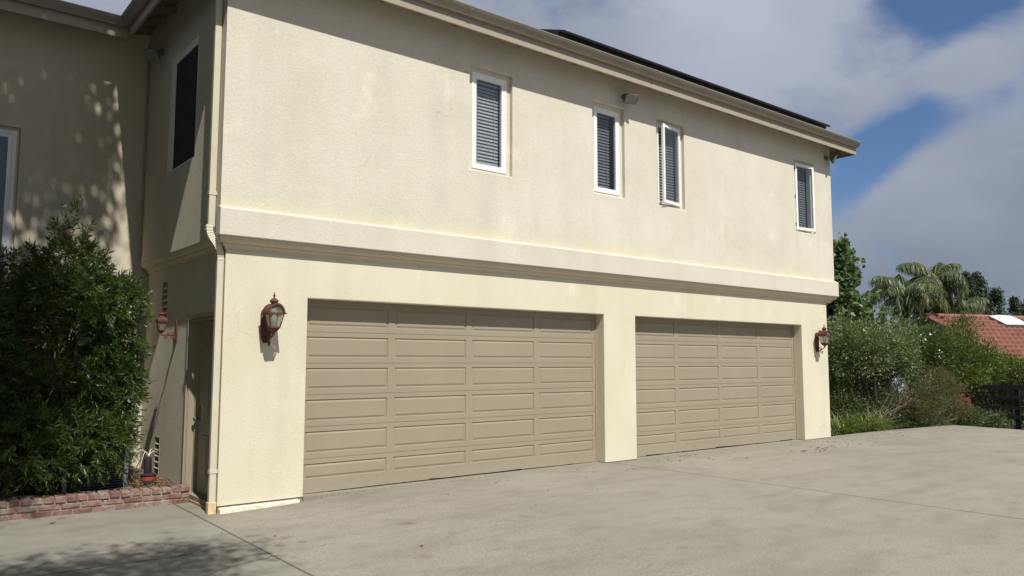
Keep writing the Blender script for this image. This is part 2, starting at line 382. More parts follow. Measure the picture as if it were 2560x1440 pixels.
def soil(name, a, b):
    t = MT(name); c = t.mix(t.mr(t.noise(3, 6, .7), .35, .65), a, b); c = t.mix(t.math('MULTIPLY', t.mr(t.noise(30, 4, .7), .4, .6), .5), c, tuple(v*.5 for v in a))
    t.set('Base Color', c).set('Roughness', .95); t.bump(t.noise(22, 5, .7), .8, .04); return t.m
M['soil'] = soil('soil', (.10, .08, .055), (.16, .13, .085)); M['ground'] = soil('ground_cover', (.055, .06, .035), (.12, .105, .06))
M['hill'] = soil('hill_grass', (.20, .20, .17), (.26, .25, .21))
def brick():
    t = MT('old_brick'); r = t.rnd()
    c = t.mix(t.ramp(r, 0, 1), (.155, .068, .050), (.235, .125, .095)); c = t.mix(t.math('MULTIPLY', t.mr(t.noise(11, 6, .7), .42, .62), t.mr(r, .1, .9, .35, 1)), c, (.33, .285, .25))
    c = t.mix(t.mr(t.noise(30, 4, .7), .55, .7, 0, .5), c, (.11, .06, .045))
    t.set('Base Color', c).set('Roughness', .92); t.bump(t.noise(40, 5, .7), .7, .012); return t.m
M['brick'] = brick(); M['mortar'] = paint('mortar', (.25, .225, .185), .95, .25, 18., .8, .1)
def shingle():
    t = MT('roof_shingle'); br = t.N.new('ShaderNodeTexBrick'); t.L.new(t.map((1, 1, 1)), br.inputs[0]); br.inputs['Scale'].default_value = 5
    br.inputs['Color1'].default_value = (.13, .115, .10, 1); br.inputs['Color2'].default_value = (.085, .075, .068, 1); br.inputs['Mortar'].default_value = (.03, .03, .03, 1)
    c = t.mix(t.mr(t.noise(25, 4, .7), .4, .65, 0, .6), br.outputs[0], (.17, .15, .13)); t.set('Base Color', c).set('Roughness', .95); t.bump(t.noise(50, 3), .6, .01); return t.m
M['shingle'] = shingle()
def tile():
    t = MT('clay_tile'); v = t.noise(2.6, 4, .7); w = t.voro(3.1, 'F1', None, 1)
    c = t.mix(t.mr(v, .35, .65), (.205, .080, .056), (.285, .118, .084)); c = t.mix(.35, c, t.mix(t.xyz(w)[0], (.17, .062, .044), (.32, .145, .105)))
    t.set('Base Color', c).set('Roughness', .8); return t.m
M['tile'] = tile()
M['cell'] = paint('solar_glass', (.012, .016, .03), .12, .2, 2., 0, .5)
M['lf_shrub'] = leafmat('shrub_leaf', (.014, .034, .008), (.062, .100, .018), .18, .38, None, 0, .5)
M['lf_maple'] = leafmat('maple_leaf', (.045, .078, .032), (.125, .175, .075), .28)
M['lf_bush'] = leafmat('bush_leaf', (.055, .085, .035), (.155, .195, .075), .22, .4, None, 0, .45)
M['lf_ole'] = leafmat('oleander_leaf', (.036, .062, .018), (.095, .135, .032), .22)
M['lf_mid'] = leafmat('creeper_leaf', (.040, .066, .014), (.115, .150, .028), .25)
M['lf_con'] = leafmat('conifer_leaf', (.018, .030, .020), (.040, .058, .036), .12)
M['lf_nan'] = leafmat('nandina_leaf', (.050, .070, .022), (.12, .12, .045), .25, .45, (.16, .085, .045), .6)
M['lf_low'] = leafmat('low_leaf', (.035, .055, .020), (.090, .115, .040), .2)
M['lf_palm'] = leafmat('palm_leaf', (.048, .080, .036), (.13, .165, .080), .25, .4, (.24, .19, .06), .3)
M['lf_grass'] = leafmat('strap_leaf', (.055, .095, .022), (.15, .19, .045), .25, .4)
M['lf_dry'] = leafmat('dry_twiglet', (.16, .12, .085), (.30, .25, .19), .2)

# ------------------------------------------------------------------ ground, driveway, hills
def sm(a, b, t): t = min(1, max(0, (t-a)/(b-a))); return t*t*(3-2*t)
def gz(x, y): return -.075*(1-sm(-.3, 2.6, x))
def soilz(x, y):
    z = -.16 - .9*sm(19.5, 27, x) - .5*sm(2, 10, y)*(1 if x > 13 else 0)
    r = math.hypot(x, y); return z - 2.5*sm(60, 500, r) if r > 60 else z
xs = sorted(set(list(np.round(np.arange(-40, 60, 1.25), 3)) + [s*v for v in (70, 90, 130, 200, 320, 520, 900, 1600, 3000, 6000) for s in (-1, 1)]))
mb = MB(); n = len(xs); mb.v = [(x, y, soilz(x, y)+(.04*math.sin(x*1.7)*math.cos(y*1.3) if abs(x) < 60 and abs(y) < 60 else 0)) for y in xs for x in xs]
mb.f = [(j*n+i, j*n+i+1, (j+1)*n+i+1, (j+1)*n+i) for j in range(n-1) for i in range(n-1)]
struct(mb.build('ground', M['ground'], smooth=True))
def xmax(y):
    P = [(-26, 16.5), (-8, 18.3), (-1.94, 18.86), (-.16, 19.15), (-.02, 17.5), (.10, 16.35), (.145, 15.0), (.155, 13.0), (4, 13.0)]
    for (a, b), (c, d) in zip(P, P[1:]):
        if a <= y <= c: return b+(d-b)*(y-a)/(c-a)
    return 13.
ys = list(np.arange(-26, -2, .8)) + list(np.arange(-2, -.2, .18)) + [-.16, -.08, -.02, .04, .10, .145, .155, .4, .8, 1.2, 2, 3.2]
nx = 90; mb = MB()
for y in ys:
    for i in range(nx+1):
        x = -16+(xmax(y)+16)*i/nx; mb.v.append((x, y, gz(x, y)))
for y in ys: mb.v.append((xmax(y), y, gz(xmax(y), y)-.14))
o2 = len(ys)*(nx+1)
for j in range(len(ys)-1):
    for i in range(nx): a = j*(nx+1)+i; mb.f.append((a, a+1, a+nx+2, a+nx+1))
    mb.f.append((j*(nx+1)+nx, o2+j, o2+j+1, (j+1)*(nx+1)+nx))
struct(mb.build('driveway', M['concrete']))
mb = MB(); hn = 60
for k in range(hn+1):
    a = rad(-60+150*k/hn); d = 1400; h = 22+16*math.sin(k*.7)+9*math.sin(k*1.9+1)+5*math.sin(k*4.1)
    for dd, hh in ((d, -6), (d+160, h*.55), (d+420, h), (d+800, h*.7), (d+1200, -10)):
        mb.v.append((math.cos(a)*dd, math.sin(a)*dd, hh))
for k in range(hn):
    for j in range(4): a = k*5+j; mb.f.append((a, a+5, a+6, a+1))
struct(mb.build('hills', M['hill'], smooth=True))

# ------------------------------------------------------------------ the garage house
H = 2.44; X1, X2, X3, X4, X5 = 1.0375, 6.286, 7.054, 12.30, 13.328
REV = .1935; W = 3.4; YU = -.10; XUL = -.115; XUR = 13.537
house = thing('garage_house', 'cream stucco two storey house with two wide tan garage doors under the upper windows', 'house', (0, 0, 0))
def wall(mb, mapf, u0, u1, v0, v1, holes, depth):
    """rectangular wall face in (u,v) with holes (ua,ub,va,vb[,depth]); mapf(u,v,d) -> xyz, d = inwards"""
    us = sorted({u0, u1, *[h[i] for h in holes for i in (0, 1)]}); vs = sorted({v0, v1, *[h[i] for h in holes for i in (2, 3)]})
    for a, b in zip(us, us[1:]):
        for c, d in zip(vs, vs[1:]):
            m, k = (a+b)/2, (c+d)/2
            if any(h[0] < m < h[1] and h[2] < k < h[3] for h in holes): continue
            mb.add([mapf(a, c, 0), mapf(b, c, 0), mapf(b, d, 0), mapf(a, d, 0)], [(0, 1, 2, 3)])
    for h in holes:
        dp = h[4] if len(h) > 4 else depth
        uu = sorted({h[0], h[1], *[u for u in us if h[0] < u < h[1]]}); vv = sorted({h[2], h[3], *[v for v in vs if h[2] < v < h[3]]})
        for a, b in zip(uu, uu[1:]):
            for v in ((h[2], h[3]) if h[2] > v0+.001 else (h[3],)): mb.add([mapf(a, v, 0), mapf(b, v, 0), mapf(b, v, dp), mapf(a, v, dp)], [(0, 1, 2, 3)])
        for c, d in zip(vv, vv[1:]):
            for u in (h[0], h[1]): mb.add([mapf(u, c, 0), mapf(u, d, 0), mapf(u, d, dp), mapf(u, c, dp)], [(0, 1, 2, 3)])
# lower storey
DY0, DY1, DZ = .16, 1.30, 2.20
mb = MB(); ZB = .012
wall(mb, lambda u, v, d: (u, d, v), 0, X5, ZB, 3.05, [(X1, X2, ZB, H, .32), (X3, X4, ZB, H, .32)], .32)
wall(mb, lambda u, v, d: (d, u, v), 0, W, ZB, 3.05, [(DY0, DY1, ZB, DZ, .15), (2.40, 2.63, .10, .60, .07), (2.32, 2.56, 2.25, 2.77, .07)], .15)
wall(mb, lambda u, v, d: (X5-d, u, v), 0, 9., ZB, 3.05, [], .1)
wall(mb, lambda u, v, d: (u, 9.-d, v), 0, X5, ZB, 3.05, [], .1)
lower = mb.build('lower_wall', M['stucco_low'], house, weld=True, bevel=.012)
def coarse_sides(ob):
    ob.data.materials.append(M['stucco_side'])
    for p in ob.data.polygons:
        if abs(p.normal.x) > .9 and p.center.x < .02: p.material_index = 1
coarse_sides(lower)
# upper storey
WINS = [(3.435, 4.24), (5.96, 6.735), (7.575, 8.345), (12.04, 12.84)]; WZ0, WZ1 = 4.445, 6.02; RD = .07
SWY0, SWY1, SWZ0, SWZ1 = .96, 2.16, 4.25, 5.90
mb = MB()
wall(mb, lambda u, v, d: (u, YU+d, v), XUL, XUR, 3.112, 6.68, [(a, b, WZ0, WZ1, RD) for a, b in WINS], RD)
wall(mb, lambda u, v, d: (XUL+d, u, v), YU, W, 3.112, 6.66, [(SWY0, SWY1, SWZ0, SWZ1, .06)], .06)
wall(mb, lambda u, v, d: (XUR-d, u, v), YU, 9.1, 3.112, 6.66, [], .1)
wall(mb, lambda u, v, d: (u, 9.1-d, v), XUL, XUR, 3.112, 6.66, [], .1)
upper = mb.build('upper_wall', M['stucco_up'], house, weld=True, bevel=.012); coarse_sides(upper)
# left wing, same house, set back
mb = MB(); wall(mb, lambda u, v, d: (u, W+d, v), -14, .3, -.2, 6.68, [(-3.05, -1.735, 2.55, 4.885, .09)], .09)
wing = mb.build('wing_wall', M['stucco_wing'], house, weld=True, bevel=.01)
MB().box(-14, .3, W+.02, W+.12, -.2, 2.3).box(-14, -13.9, W+.13, 9, -.2, 6.6).box(-13.9, -.2, 8.9, 9, -.2, 6.6).build('inner_wall', M['dark'], house)
# band and mouldings round the front and both sides
OB = .145
path = [(0, W-.002), (0, 0), (13.492, 0), (13.492, 9.0)]
path = path
prof = [(.06, 3.462), (.100, 3.455), (OB, 3.432), (OB, 3.114), (OB-.02, 3.110)]
MB().sweep([(XUL-.012, 0)]+path[2:], [(.02, 3.462)]+prof+[(.02, 3.110)]).build('band', M['stucco_band'], house, fixn=True, bevel=.008)
pr = [(.01, 3.1085), (OB-.030, 3.1085), (OB-.032, 3.092)]
for k in range(7): a = k/6*math.pi/2; pr.append((.062+.048*math.cos(a), 3.088-.052*math.sin(a)))
pr += [(.052, 3.034), (.052, 3.018)]
for k in range(6): a = k/5*math.pi/2; pr.append((.016+.030*(1-math.sin(a)), 3.014-.040*(1-math.cos(a))))
pr += [(.014, 2.968), (-.20, 2.968), (-.20, 3.1085)]
MB().sweep(path, pr).build('moulding', M['mould'], house, fixn=True)
# foundation curb
MB().box(.018, X1-.06, -.055, .1, -.12, -.012).build('foundation_curb', M['curb'], house, bevel=.012)
for q in ((.01, X1-.005, .012, .25, -.12, .010), (X2+.01, X3-.01, .02, .3, -.1, .010), (X4+.01, X5-.02, .02, .3, -.1, .010), (.012, .25, .27, W, -.2, .010)): MB().box(*q).build('foundation', M['mortar'], house)

# eaves: fascia, gutter, soffit, rafters, roof
FY, FX, FXR, FZ = -.46, -.52, 14.05, 6.365; WY = 3.0; ZE = 6.585; SL = .35
ep = [(-14.2, WY), (FX, WY), (FX, FY), (FXR, FY), (FXR, 9.6)]     # eave line, the outside on the right-hand side
MB().sweep(ep, [(-.034, FZ), (0, FZ), (0, FZ+.215), (-.034, FZ+.215)]).build('fascia', M['trim'], house, fixn=True)
gp = [(.002, 6.515), (.055, 6.515), (.062, 6.528), (.080, 6.555), (.105, 6.590), (.118, 6.610), (.122, 6.624), (.128, 6.627), (.128, 6.641), (.112, 6.641), (.112, 6.63), (.06, 6.545), (.002, 6.545)]
MB().sweep(ep[:4]+[(FXR+.0, FY+.0001)][:0], gp).build('gutter', M['gutter'], house, fixn=True)
for x in (3.1, 7.0, 10.6):      # lap joints of the gutter
    MB().sweep([(x, FY), (x+.05, FY)], [(o+(.0035 if o > .01 else 0), z-(.0035 if z < 6.6 else -.003)) for o, z in gp[:9]]+[(.11, 6.646), (.004, 6.55)]).build('gutter_joint', M['gutter'], house, fixn=True)
def ez(o): return FZ+.12+SL*o             # soffit height at distance o inside the fascia
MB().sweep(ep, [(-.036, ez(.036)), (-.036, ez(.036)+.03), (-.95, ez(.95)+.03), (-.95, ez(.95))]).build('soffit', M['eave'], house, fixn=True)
def rafter(p, d):
    mb = MB(); d = Vector((d[0], d[1], 0)); s = Vector((d.y, -d.x, 0)); p = Vector((p[0], p[1], 0)); vs = []
    for sd_ in (-.022, .022):
        for o, z in ((.036, -.09), (.036, -.004), (.60, -.004), (.60, -.09)): q = p+s*sd_+d*o; vs.append((q.x, q.y, ez(o)+z))
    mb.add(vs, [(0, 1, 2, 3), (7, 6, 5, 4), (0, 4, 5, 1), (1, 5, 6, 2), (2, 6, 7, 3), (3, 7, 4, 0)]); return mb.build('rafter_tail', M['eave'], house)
for k in range(24): rafter((.15+.6*k, FY), (0, 1))
for k in range(6): rafter((FX, .02+.5*k), (1, 0))
for k in range(9): rafter((-1.0-.6*k, WY), (0, 1))
T = .05; yb = 9.6; ym = (FY+yb)/2; hr = ym-FY; zr = ZE+SL*hr
def plane(mb, pts):
    n_ = len(pts); mb.add([(p[0], p[1], p[2]) for p in pts]+[(p[0], p[1], p[2]-T) for p in pts], [tuple(range(n_)), tuple(range(n_, 2*n_))[::-1]]+[(i, n_+i, n_+(i+1) % n_, (i+1) % n_) for i in range(n_)])
mb = MB(); e = .03
A = (FX-e, FY-e, ZE); B = (FXR+e, FY-e, ZE); C = (FXR+e, yb, ZE); D = (FX-e, yb, ZE); R1 = (FX+hr, ym, zr); R2 = (FXR-hr, ym, zr)
plane(mb, [A, B, R2, R1]); plane(mb, [B, C, R2]); plane(mb, [C, D, R1, R2]); plane(mb, [D, A, R1])
mb.build('roof', M['shingle'], house)
wm = 6.2; mb = MB(); wz = ZE+SL*(wm-WY)
plane(mb, [(-14.2, WY-e, ZE), (FX-e, WY-e, ZE), (FX+wm-WY, wm, wz), (-14.2, wm, wz)]); plane(mb, [(-14.2, wm, wz), (FX+wm-WY, wm, wz), (FX+1, 9.6, ZE), (-14.2, 9.6, ZE)])
for r in range(9):     # shingle courses
    y0 = WY-e+.33*r; z0 = ZE+SL*(y0-WY)+.012; xr_ = FX-e+(y0-WY) if r else FX-e; plane(mb, [(-14.2, y0-.01, z0+.004), (xr_-.04, y0-.01, z0+.004), (xr_+.1, y0+.16, z0+.066), (-14.2, y0+.16, z0+.066)])
mb.build('wing_roof', M['shingle'], house)

# garage doors: 6 sections of 4 raised panels
def garage_door(xa, xb, seed):
    rg = random.Random(seed); mbj = MB()
    mbj.box(xa+.002, xa+.028, REV-.012, REV+.03, .0, H-.004); mbj.box(xb-.028, xb-.002, REV-.012, REV+.03, .0, H-.004); mbj.box(xa+.028, xb-.028, REV-.012, REV+.03, H-.032, H-.004)
    root = mbj.build('garage_door', M['door'], house)
    x0, x1 = xa+.012, xb-.012; ph = .400; wcol = (x1-x0)/4
    for r in range(6):
        zb = .035+r*ph if r else .010; zt = .035+(r+1)*ph-.004
        mb = MB(); pz0 = .035+r*ph+(.150 if r == 0 else .068); pz1 = zt-.060
        sag = lambda x: (.012*math.sin((x-x0)/(x1-x0)*math.pi) if r == 0 else 0)
        zs = [zb, pz0, pz1, zt]; xsplit = [x0]
        pan = []
        for k in range(4):
            a = x0+wcol*k+(.075 if k == 0 else .055); b = x0+wcol*(k+1)-(.075 if k == 3 else .055); pan.append((a, b)); xsplit += [a, b]
        xsplit.append(x1); dy = rg.uniform(-.002, .002); Y = REV+dy
        def V(x, z, y): return (x, Y+y, z+(sag(x) if z == zb else 0))
        for i in range(len(xsplit)-1):
            a, b = xsplit[i], xsplit[i+1]; ispan = i % 2 == 1
            for j in range(3):
                c, d = zs[j], zs[j+1]
                if not (ispan and j == 1):
                    mb.add([V(a, c, 0), V(b, c, 0), V(b, d, 0), V(a, d, 0)], [(0, 1, 2, 3)]); continue
                rings = [(0, 0), (.003, .010), (.014, .011), (.034, .004), (.036, .002)]
                q = [[V(a+o, c+o, y), V(b-o, c+o, y), V(b-o, d-o, y), V(a+o, d-o, y)] for o, y in rings]
                for u, v in zip(q, q[1:]):
                    for k in range(4): mb.add([u[k], u[(k+1) % 4], v[(k+1) % 4], v[k]], [(0, 1, 2, 3)])
                mb.add(q[-1], [(0, 1, 2, 3)])
        # section thickness
        mb.add([V(x0, zb, 0), V(x1, zb, 0), V(x1, zb, .04), V(x0, zb, .04), V(x0, zt, 0), V(x1, zt, 0), V(x1, zt, .04), V(x0, zt, .04)], [(0, 3, 2, 1), (4, 5, 6, 7), (2, 3, 7, 6)])
        mb.build('door_section', M['door'], root, weld=True)
    MB().box(x0, x1, REV+.03, REV+.10, .0, 2.43).build('door_backing', M['dark'], root)
    x = x0+rg.uniform(.1, .6)      # worn weather strip hanging in pieces
    while x < x1-.3:
        w = rg.uniform(.25, .9); x2 = min(x1, x+w); h0, h1 = rg.uniform(.006, .030), rg.uniform(.004, .022); mb = MB()
        mb.add([(x, REV-.006, .004), (x2, REV-.006, .004), (x2, REV-.006, .006+h1), (x, REV-.006, .006+h0), (x, REV+.02, .004), (x2, REV+.02, .004), (x2, REV+.02, .006+h1), (x, REV+.02, .006+h0)], [(0, 1, 2, 3), (3, 2, 6, 7), (0, 3, 7, 4), (1, 5, 6, 2)]); x = x2+rg.uniform(.02, .9)
        mb.build('bottom_seal', M['black'], root)
    return root
garage_door(X1, X2, 1); garage_door(X3, X4, 2)
for a, b in ((X1, X2), (X3, X4)): MB().box(a+.01, b-.01, .01, .30, -.1, .004).build('door_sill', M['mortar'], house)

# upper windows
def frame_mb(mb, a, b, c, d, w, y0, y1, wb=None):
    wb = wb or w
    mb.box(a, a+w, y0, y1, c, d); mb.box(b-w, b, y0, y1, c, d); mb.box(a+w, b-w, y0, y1, d-w, d); mb.box(a+w, b-w, y0, y1, c, c+wb); return mb
def blind_mb(a, b, c, d, y, pitch=.052):
    mb = MB(); z = d-.03; mb.box(a, b, y-.015, y+.015, d-.03, d)
    while z > c+.02:
        z -= pitch; t = rad(64); dy, dz = .0265*math.cos(t), .0265*math.sin(t)
        mb.add([(a, y-dy, z-dz), (b, y-dy, z-dz), (b, y+dy, z+dz), (a, y+dy, z+dz), (a, y-dy, z-dz+.003), (b, y-dy, z-dz+.003), (b, y+dy, z+dz+.003), (a, y+dy, z+dz+.003)], [(3, 2, 1, 0), (4, 5, 6, 7), (0, 1, 5, 4), (2, 3, 7, 6)])
    for u in (.18, .82): mb.box(a+(b-a)*u-.003, a+(b-a)*u+.003, y-.027, y-.024, c, d)
    return mb
def window(i, a, b, opening):
    yb_ = YU+RD-.002; mb = MB()
    # stucco margin board behind the frame, then the vinyl frame
    MB().box(a-.04, b+.04, yb_+.002, yb_+.02, WZ0-.04, WZ1+.04)
    fa, fb, fc, fd = a+.085, b-.075, WZ0+.045, WZ1-.075
    mg = MB(); frame_mb(mg, a-.03, b+.03, WZ0-.03, WZ1+.03, .115, yb_, yb_+.03)
    fw = .030 if opening else .036
    frame_mb(mb, fa, fb, fc, fd, fw, yb_-.012, yb_+.07)
    if not opening: frame_mb(mb, fa+fw, fb-fw, fc+fw, fd-fw, .048, yb_-.005, yb_+.05)
    root = mb.build('window', M['white'], house, bevel=.003)
    mg.build('window_surround', M['stucco_up'], root)
    ia, ib, ic, id_ = (fa+fw+.04, fb-fw-.04, fc+fw+.04, fd-fw-.04) if not opening else (fa+fw, fb-fw, fc+fw, fd-fw)
    if not opening:
        MB().box(ia, ib, yb_+.02, yb_+.026, ic, id_).build('window_pane', M['glass'], root)
    else:
        # casement sash swung outwards about one side
        hx, sgn, ang = opening; w = fb-fa-.02; hh = Vector((hx, yb_-.02, 0)); ux = Vector((sgn*math.cos(ang), -math.sin(ang), 0)); nn = Vector((ux.y*sgn, -ux.x*sgn, 0))
        sm_ = MB(); sw = .055; z0, z1 = fc+.004, fd-.004; zc = (z0+z1)/2; hz_ = (z1-z0)/2
        def bar(u0, u1, za, zb, t=.02): sm_.obox(hh+ux*((u0+u1)/2)+Vector((0, 0, (za+zb)/2)), ux, nn, (0, 0, 1), (u1-u0)/2, t, (zb-za)/2)
        bar(0, sw, z0, z1); bar(w-sw, w, z0, z1); bar(sw, w-sw, z1-sw, z1); bar(sw, w-sw, z0, z0+sw)
        sash = sm_.build('sash', M['white'], root, fixn=True)
        pm = MB(); pm.obox(hh+ux*(w/2)+Vector((0, 0, zc)), ux, nn, (0, 0, 1), w/2-sw, .003, hz_-sw); pm.build('window_pane', M['glass'], root)
        for z in (z0+.12, zc, z1-.12): MB().box(hx-.012, hx+.012, yb_-.03, yb_+.01, z-.03, z+.03).build('hinge', M['flood'], root)
    MB_b = blind_mb(ia+.004, ib-(.004 if i == 0 else .07 if i == 1 else .01), ic+.01, id_-.01, yb_+.10); MB_b.build('blind', M['blind' if i == 0 else 'blind_shaded'], root)
    rm = MB(); rm.box(a-.1, a-.08, yb_+.06, yb_+.8, WZ0-.1, WZ1+.1).box(b+.08, b+.1, yb_+.06, yb_+.8, WZ0-.1, WZ1+.1).box(a-.1, b+.1, yb_+.8, yb_+.82, WZ0-.1, WZ1+.1).box(a-.1, b+.1, yb_+.06, yb_+.8, WZ1+.1, WZ1+.12).box(a-.1, b+.1, yb_+.06, yb_+.8, WZ0-.12, WZ0-.1)
    rm.build('window_interior', M['dark'], root)
    return root
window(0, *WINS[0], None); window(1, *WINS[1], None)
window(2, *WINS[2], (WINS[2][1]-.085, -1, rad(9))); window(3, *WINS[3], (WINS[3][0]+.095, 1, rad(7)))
# side window
def side_window():
    mb = MB(); x = XUL+.058
    def fr(a, b, c, d, w, x0, x1): mb.box(x0, x1, a, a+w, c, d); mb.box(x0, x1, b-w, b, c, d); mb.box(x0, x1, a+w, b-w, d-w, d); mb.box(x0, x1, a+w, b-w, c, c+w*.5)
    fr(SWY0-.03, SWY1+.03, SWZ0-.03, SWZ1+.03, .13, x-.03, x+.03)
    r = mb.build('window', M['white'], house); MB().box(x-.012, x-.006, SWY0+.1, SWY1-.1, SWZ0+.035, SWZ1-.1).build('window_pane', M['screen'], r)
    MB().box(x+.04, x+.5, SWY0-.05, SWY1+.05, SWZ0-.05, SWZ1+.05).build('window_interior', M['dark'], r)
side_window()
def wing_window():
    a, b, c, d = -3.05, -1.735, 2.55, 4.885; y = W+.06; mb = MB(); frame_mb(mb, a-.02, b-.035, c-.02, d-.04, .05, y-.02, y+.05); frame_mb(mb, a+.03, b-.085, c+.03, d-.09, .05, y-.008, y+.04)
    r = mb.build('window', M['white'], house, bevel=.003); MB().box(a+.08, b-.135, y+.01, y+.016, c+.08, d-.14).build('window_pane', M['glass'], r)
    MB().box(a-.1, b+.1, y+.3, y+.34, c-.1, d+.1).build('window_interior', M['dark'], r); frame_mb(MB(), a, b, c, d, .1, y, y+.03)
    mg = MB(); mg.box(b-.036, b+.02, y-.004, y+.03, c, d); mg.box(a, b-.036, y-.004, y+.03, d-.041, d+.02); mg.build('window_surround', M['mould'], r)
wing_window()

# side door
def side_door():
    g = gz(0, .7); mb = MB(); x = .15
    mb.box(-.008, .02, DY1-.0, DY1+.055, g+.02, DZ+.05).box(-.008, .02, DY0-.055, DY1, DZ, DZ+.05).box(-.006, .02, DY0-.05, DY0, g+.02, DZ)
    mb.box(.02, x, DY1-.03, DY1-.002, g, DZ-.002).box(.02, x, DY0+.002, DY0+.03, g, DZ-.002).box(.02, x, DY0+.03, DY1-.03, DZ-.03, DZ-.002).box(x-.05, x, DY1-.055, DY1-.03, g, DZ-.03)
    fr = mb.build('side_door', M['door'], house, bevel=.003)
    lf = MB(); y0, y1 = DY0+.03, DY1-.05; lf.box(x, x+.04, y0, y1, g+.03, DZ-.03)
    for ya, yc in ((y0+.12, y0+.44), (y1-.44, y1-.12)):
        for za, zc in ((.22, .80), (.98, 1.92)):
            lf.box(x-.012, x-.002, ya, yc, g+za, g+zc); lf.box(x-.022, x-.0125, ya+.045, yc-.045, g+za+.045, g+zc-.045)
    lf.build('door_leaf', M['trim'], fr, bevel=.004)
    MB().box(-.01, x+.03, DY0+.002, DY1-.03, g-.02, g+.028).build('threshold', paint('worn_wood', (.36, .25, .13), .7, .25, 5., .3, .2, ((.12, .08, .05), .6)), fr)
    h = MB(); h.lathe([(.001, 0), (.028, .003), (.028, .008), (.001, .010)], (0, 0, 0), 12)
    hm = MB(); zc = g+1.0; yc = y1-.07
    hm.tube([(x-.001, yc, zc), (x-.05, yc, zc)], [.014, .012], 8).tube([(x-.045, yc, zc), (x-.058, yc, zc), (x-.082, yc, zc), (x-.09, yc, zc)], [.012, .026, .026, .010], 10).box(x-.008, x-.0005, yc-.03, yc+.03, zc-.03, zc+.16).tube([(x, yc, zc+.13), (x-.02, yc, zc+.13)], .022, 10)
    hm.build('door_handle', M['flood'], fr)
side_door()
MB().box(.16, .3, DY0-.1, DY1+.1, -.2, 2.3).box(.075, .1, 2.30, 2.7, .05, .65).box(.075, .1, 2.25, 2.62, 2.2, 2.82).build('wall_backing', M['dark'], house)
def vent(y0, y1, z0, z1, n_):
    mb = MB(); mb.box(-.004, .012, y0-.012, y0+.006, z0-.012, z1+.012).box(-.004, .012, y1-.006, y1+.012, z0-.012, z1+.012).box(-.004, .012, y0+.006, y1-.006, z1-.006, z1+.012).box(-.004, .012, y0+.006, y1-.006, z0-.012, z0+.006)
    r = mb.build('wall_vent', M['trim'], house); p = (z1-z0)/n_
    for k in range(1, n_):
        z = z0+p*k; MB().add([(-.002, y0, z-.014), (-.002, y1, z-.014), (.045, y1, z+.022), (.045, y0, z+.022), (-.002, y0, z-.004), (-.002, y1, z-.004), (.045, y1, z+.032), (.045, y0, z+.032)], [(0, 1, 2, 3), (7, 6, 5, 4), (0, 4, 5, 1), (2, 6, 7, 3)]).build('vent_louver', M['spout'], r)
vent(2.40, 2.63, .10, .60, 6); vent(2.32, 2.56, 2.25, 2.77, 6)

# downspout at the corner
def downspout():
    g = gz(0, 0); mb = MB(); hx, hy = .038, .030
    def rect(pts):
        pts = [Vector(p) for p in pts]; vs = []; fs = []
        for i, p in enumerate(pts):
            t = (pts[min(i+1, len(pts)-1)]-pts[max(i-1, 0)]).normalized(); a = Vector((1, 0, 0)); a = (a-t*a.dot(t)).normalized(); b = t.cross(a)
            for s1, s2 in ((-1, -1), (1, -1), (1, 1), (-1, 1)): vs.append(p+a*hx*s1+b*hy*s2)
        for i in range(len(pts)-1):
            for k in range(4): fs.append((i*4+k, i*4+(k+1) % 4, i*4+4+(k+1) % 4, i*4+4+k))
        fs += [(3, 2, 1, 0), tuple((len(pts)-1)*4+k for k in range(4))]; mb.add(vs, fs)
    xu, yu_, xl, yl = -.160, .075, -.047, .055
    rect([(xu, yu_, 6.50), (xu, yu_, 3.22)]); rect([(xl, yl, 2.84), (xl, yl, g+.10)])
    MB_ = mb
    r = mb.build('downspout', M['spout'], house, bevel=.006, fixn=True)
    eb = MB(); n_ = 14      # crimped offset elbow under the band
    P0, P1, P2, P3 = map(Vector, ((xu-.02, yu_-.005, 3.24), (xu-.045, yu_-.02, 3.04), (xl+.005, yl-.02, 3.06), (xl, yl, 2.82)))
    pts = []
    for k in range(n_*2+1):
        t = k/(n_*2); pts.append(P0*(1-t)**3+P1*3*t*(1-t)**2+P2*3*t*t*(1-t)+P3*t**3)
    vs = []; fs = []
    for i, p in enumerate(pts):
        t = (pts[min(i+1, len(pts)-1)]-pts[max(i-1, 0)]).normalized(); a = Vector((1, 0, 0)); a = (a-t*a.dot(t)).normalized(); b = t.cross(a); s = 1.06 if i % 2 else .93
        for s1, s2 in ((-1, -1), (1, -1), (1, 1), (-1, 1)): vs.append(p+a*hx*s1*s+b*hy*s2*s)
    for i in range(len(pts)-1):
        for k in range(4): fs.append((i*4+k, i*4+(k+1) % 4, i*4+4+(k+1) % 4, i*4+4+k))
    eb.add(vs, fs); eb.build('elbow', M['spout'], r, fixn=True)
    MB().box(xl-hx-.006, xl+hx+.012, yl-hy-.006, yl+hy+.006, .38, .42).build('strap', M['spout'], r); MB().box(xu-hx-.006, xu+hx+.012, yu_-hy-.006, yu_+hy+.006, 3.60, 3.64).build('strap', M['spout'], r)
    MB().box(xl-hx-.012, xl+hx+.006, yl-hy-.014, yl+hy+.004, g-.02, g+.13).build('outlet', paint('rusty_outlet', (.62, .50, .30), .7, .2, 9., .4, .2, ((.45, .22, .05), .8)), r, bevel=.006)
downspout()
mb = MB()
mb.tube([(XUL-.018, W-.06, 3.2), (XUL-.018, W-.06, 6.45)], .012, 8).tube([(XUL-.016, W-.025, 3.2), (XUL-.016, W-.025, 6.5)], .009, 8)
for z in (3.6, 4.5, 5.4): mb.box(XUL-.032, XUL, W-.085, W-.008, z, z+.05)
mb.build('conduit', M['conduit'], house)


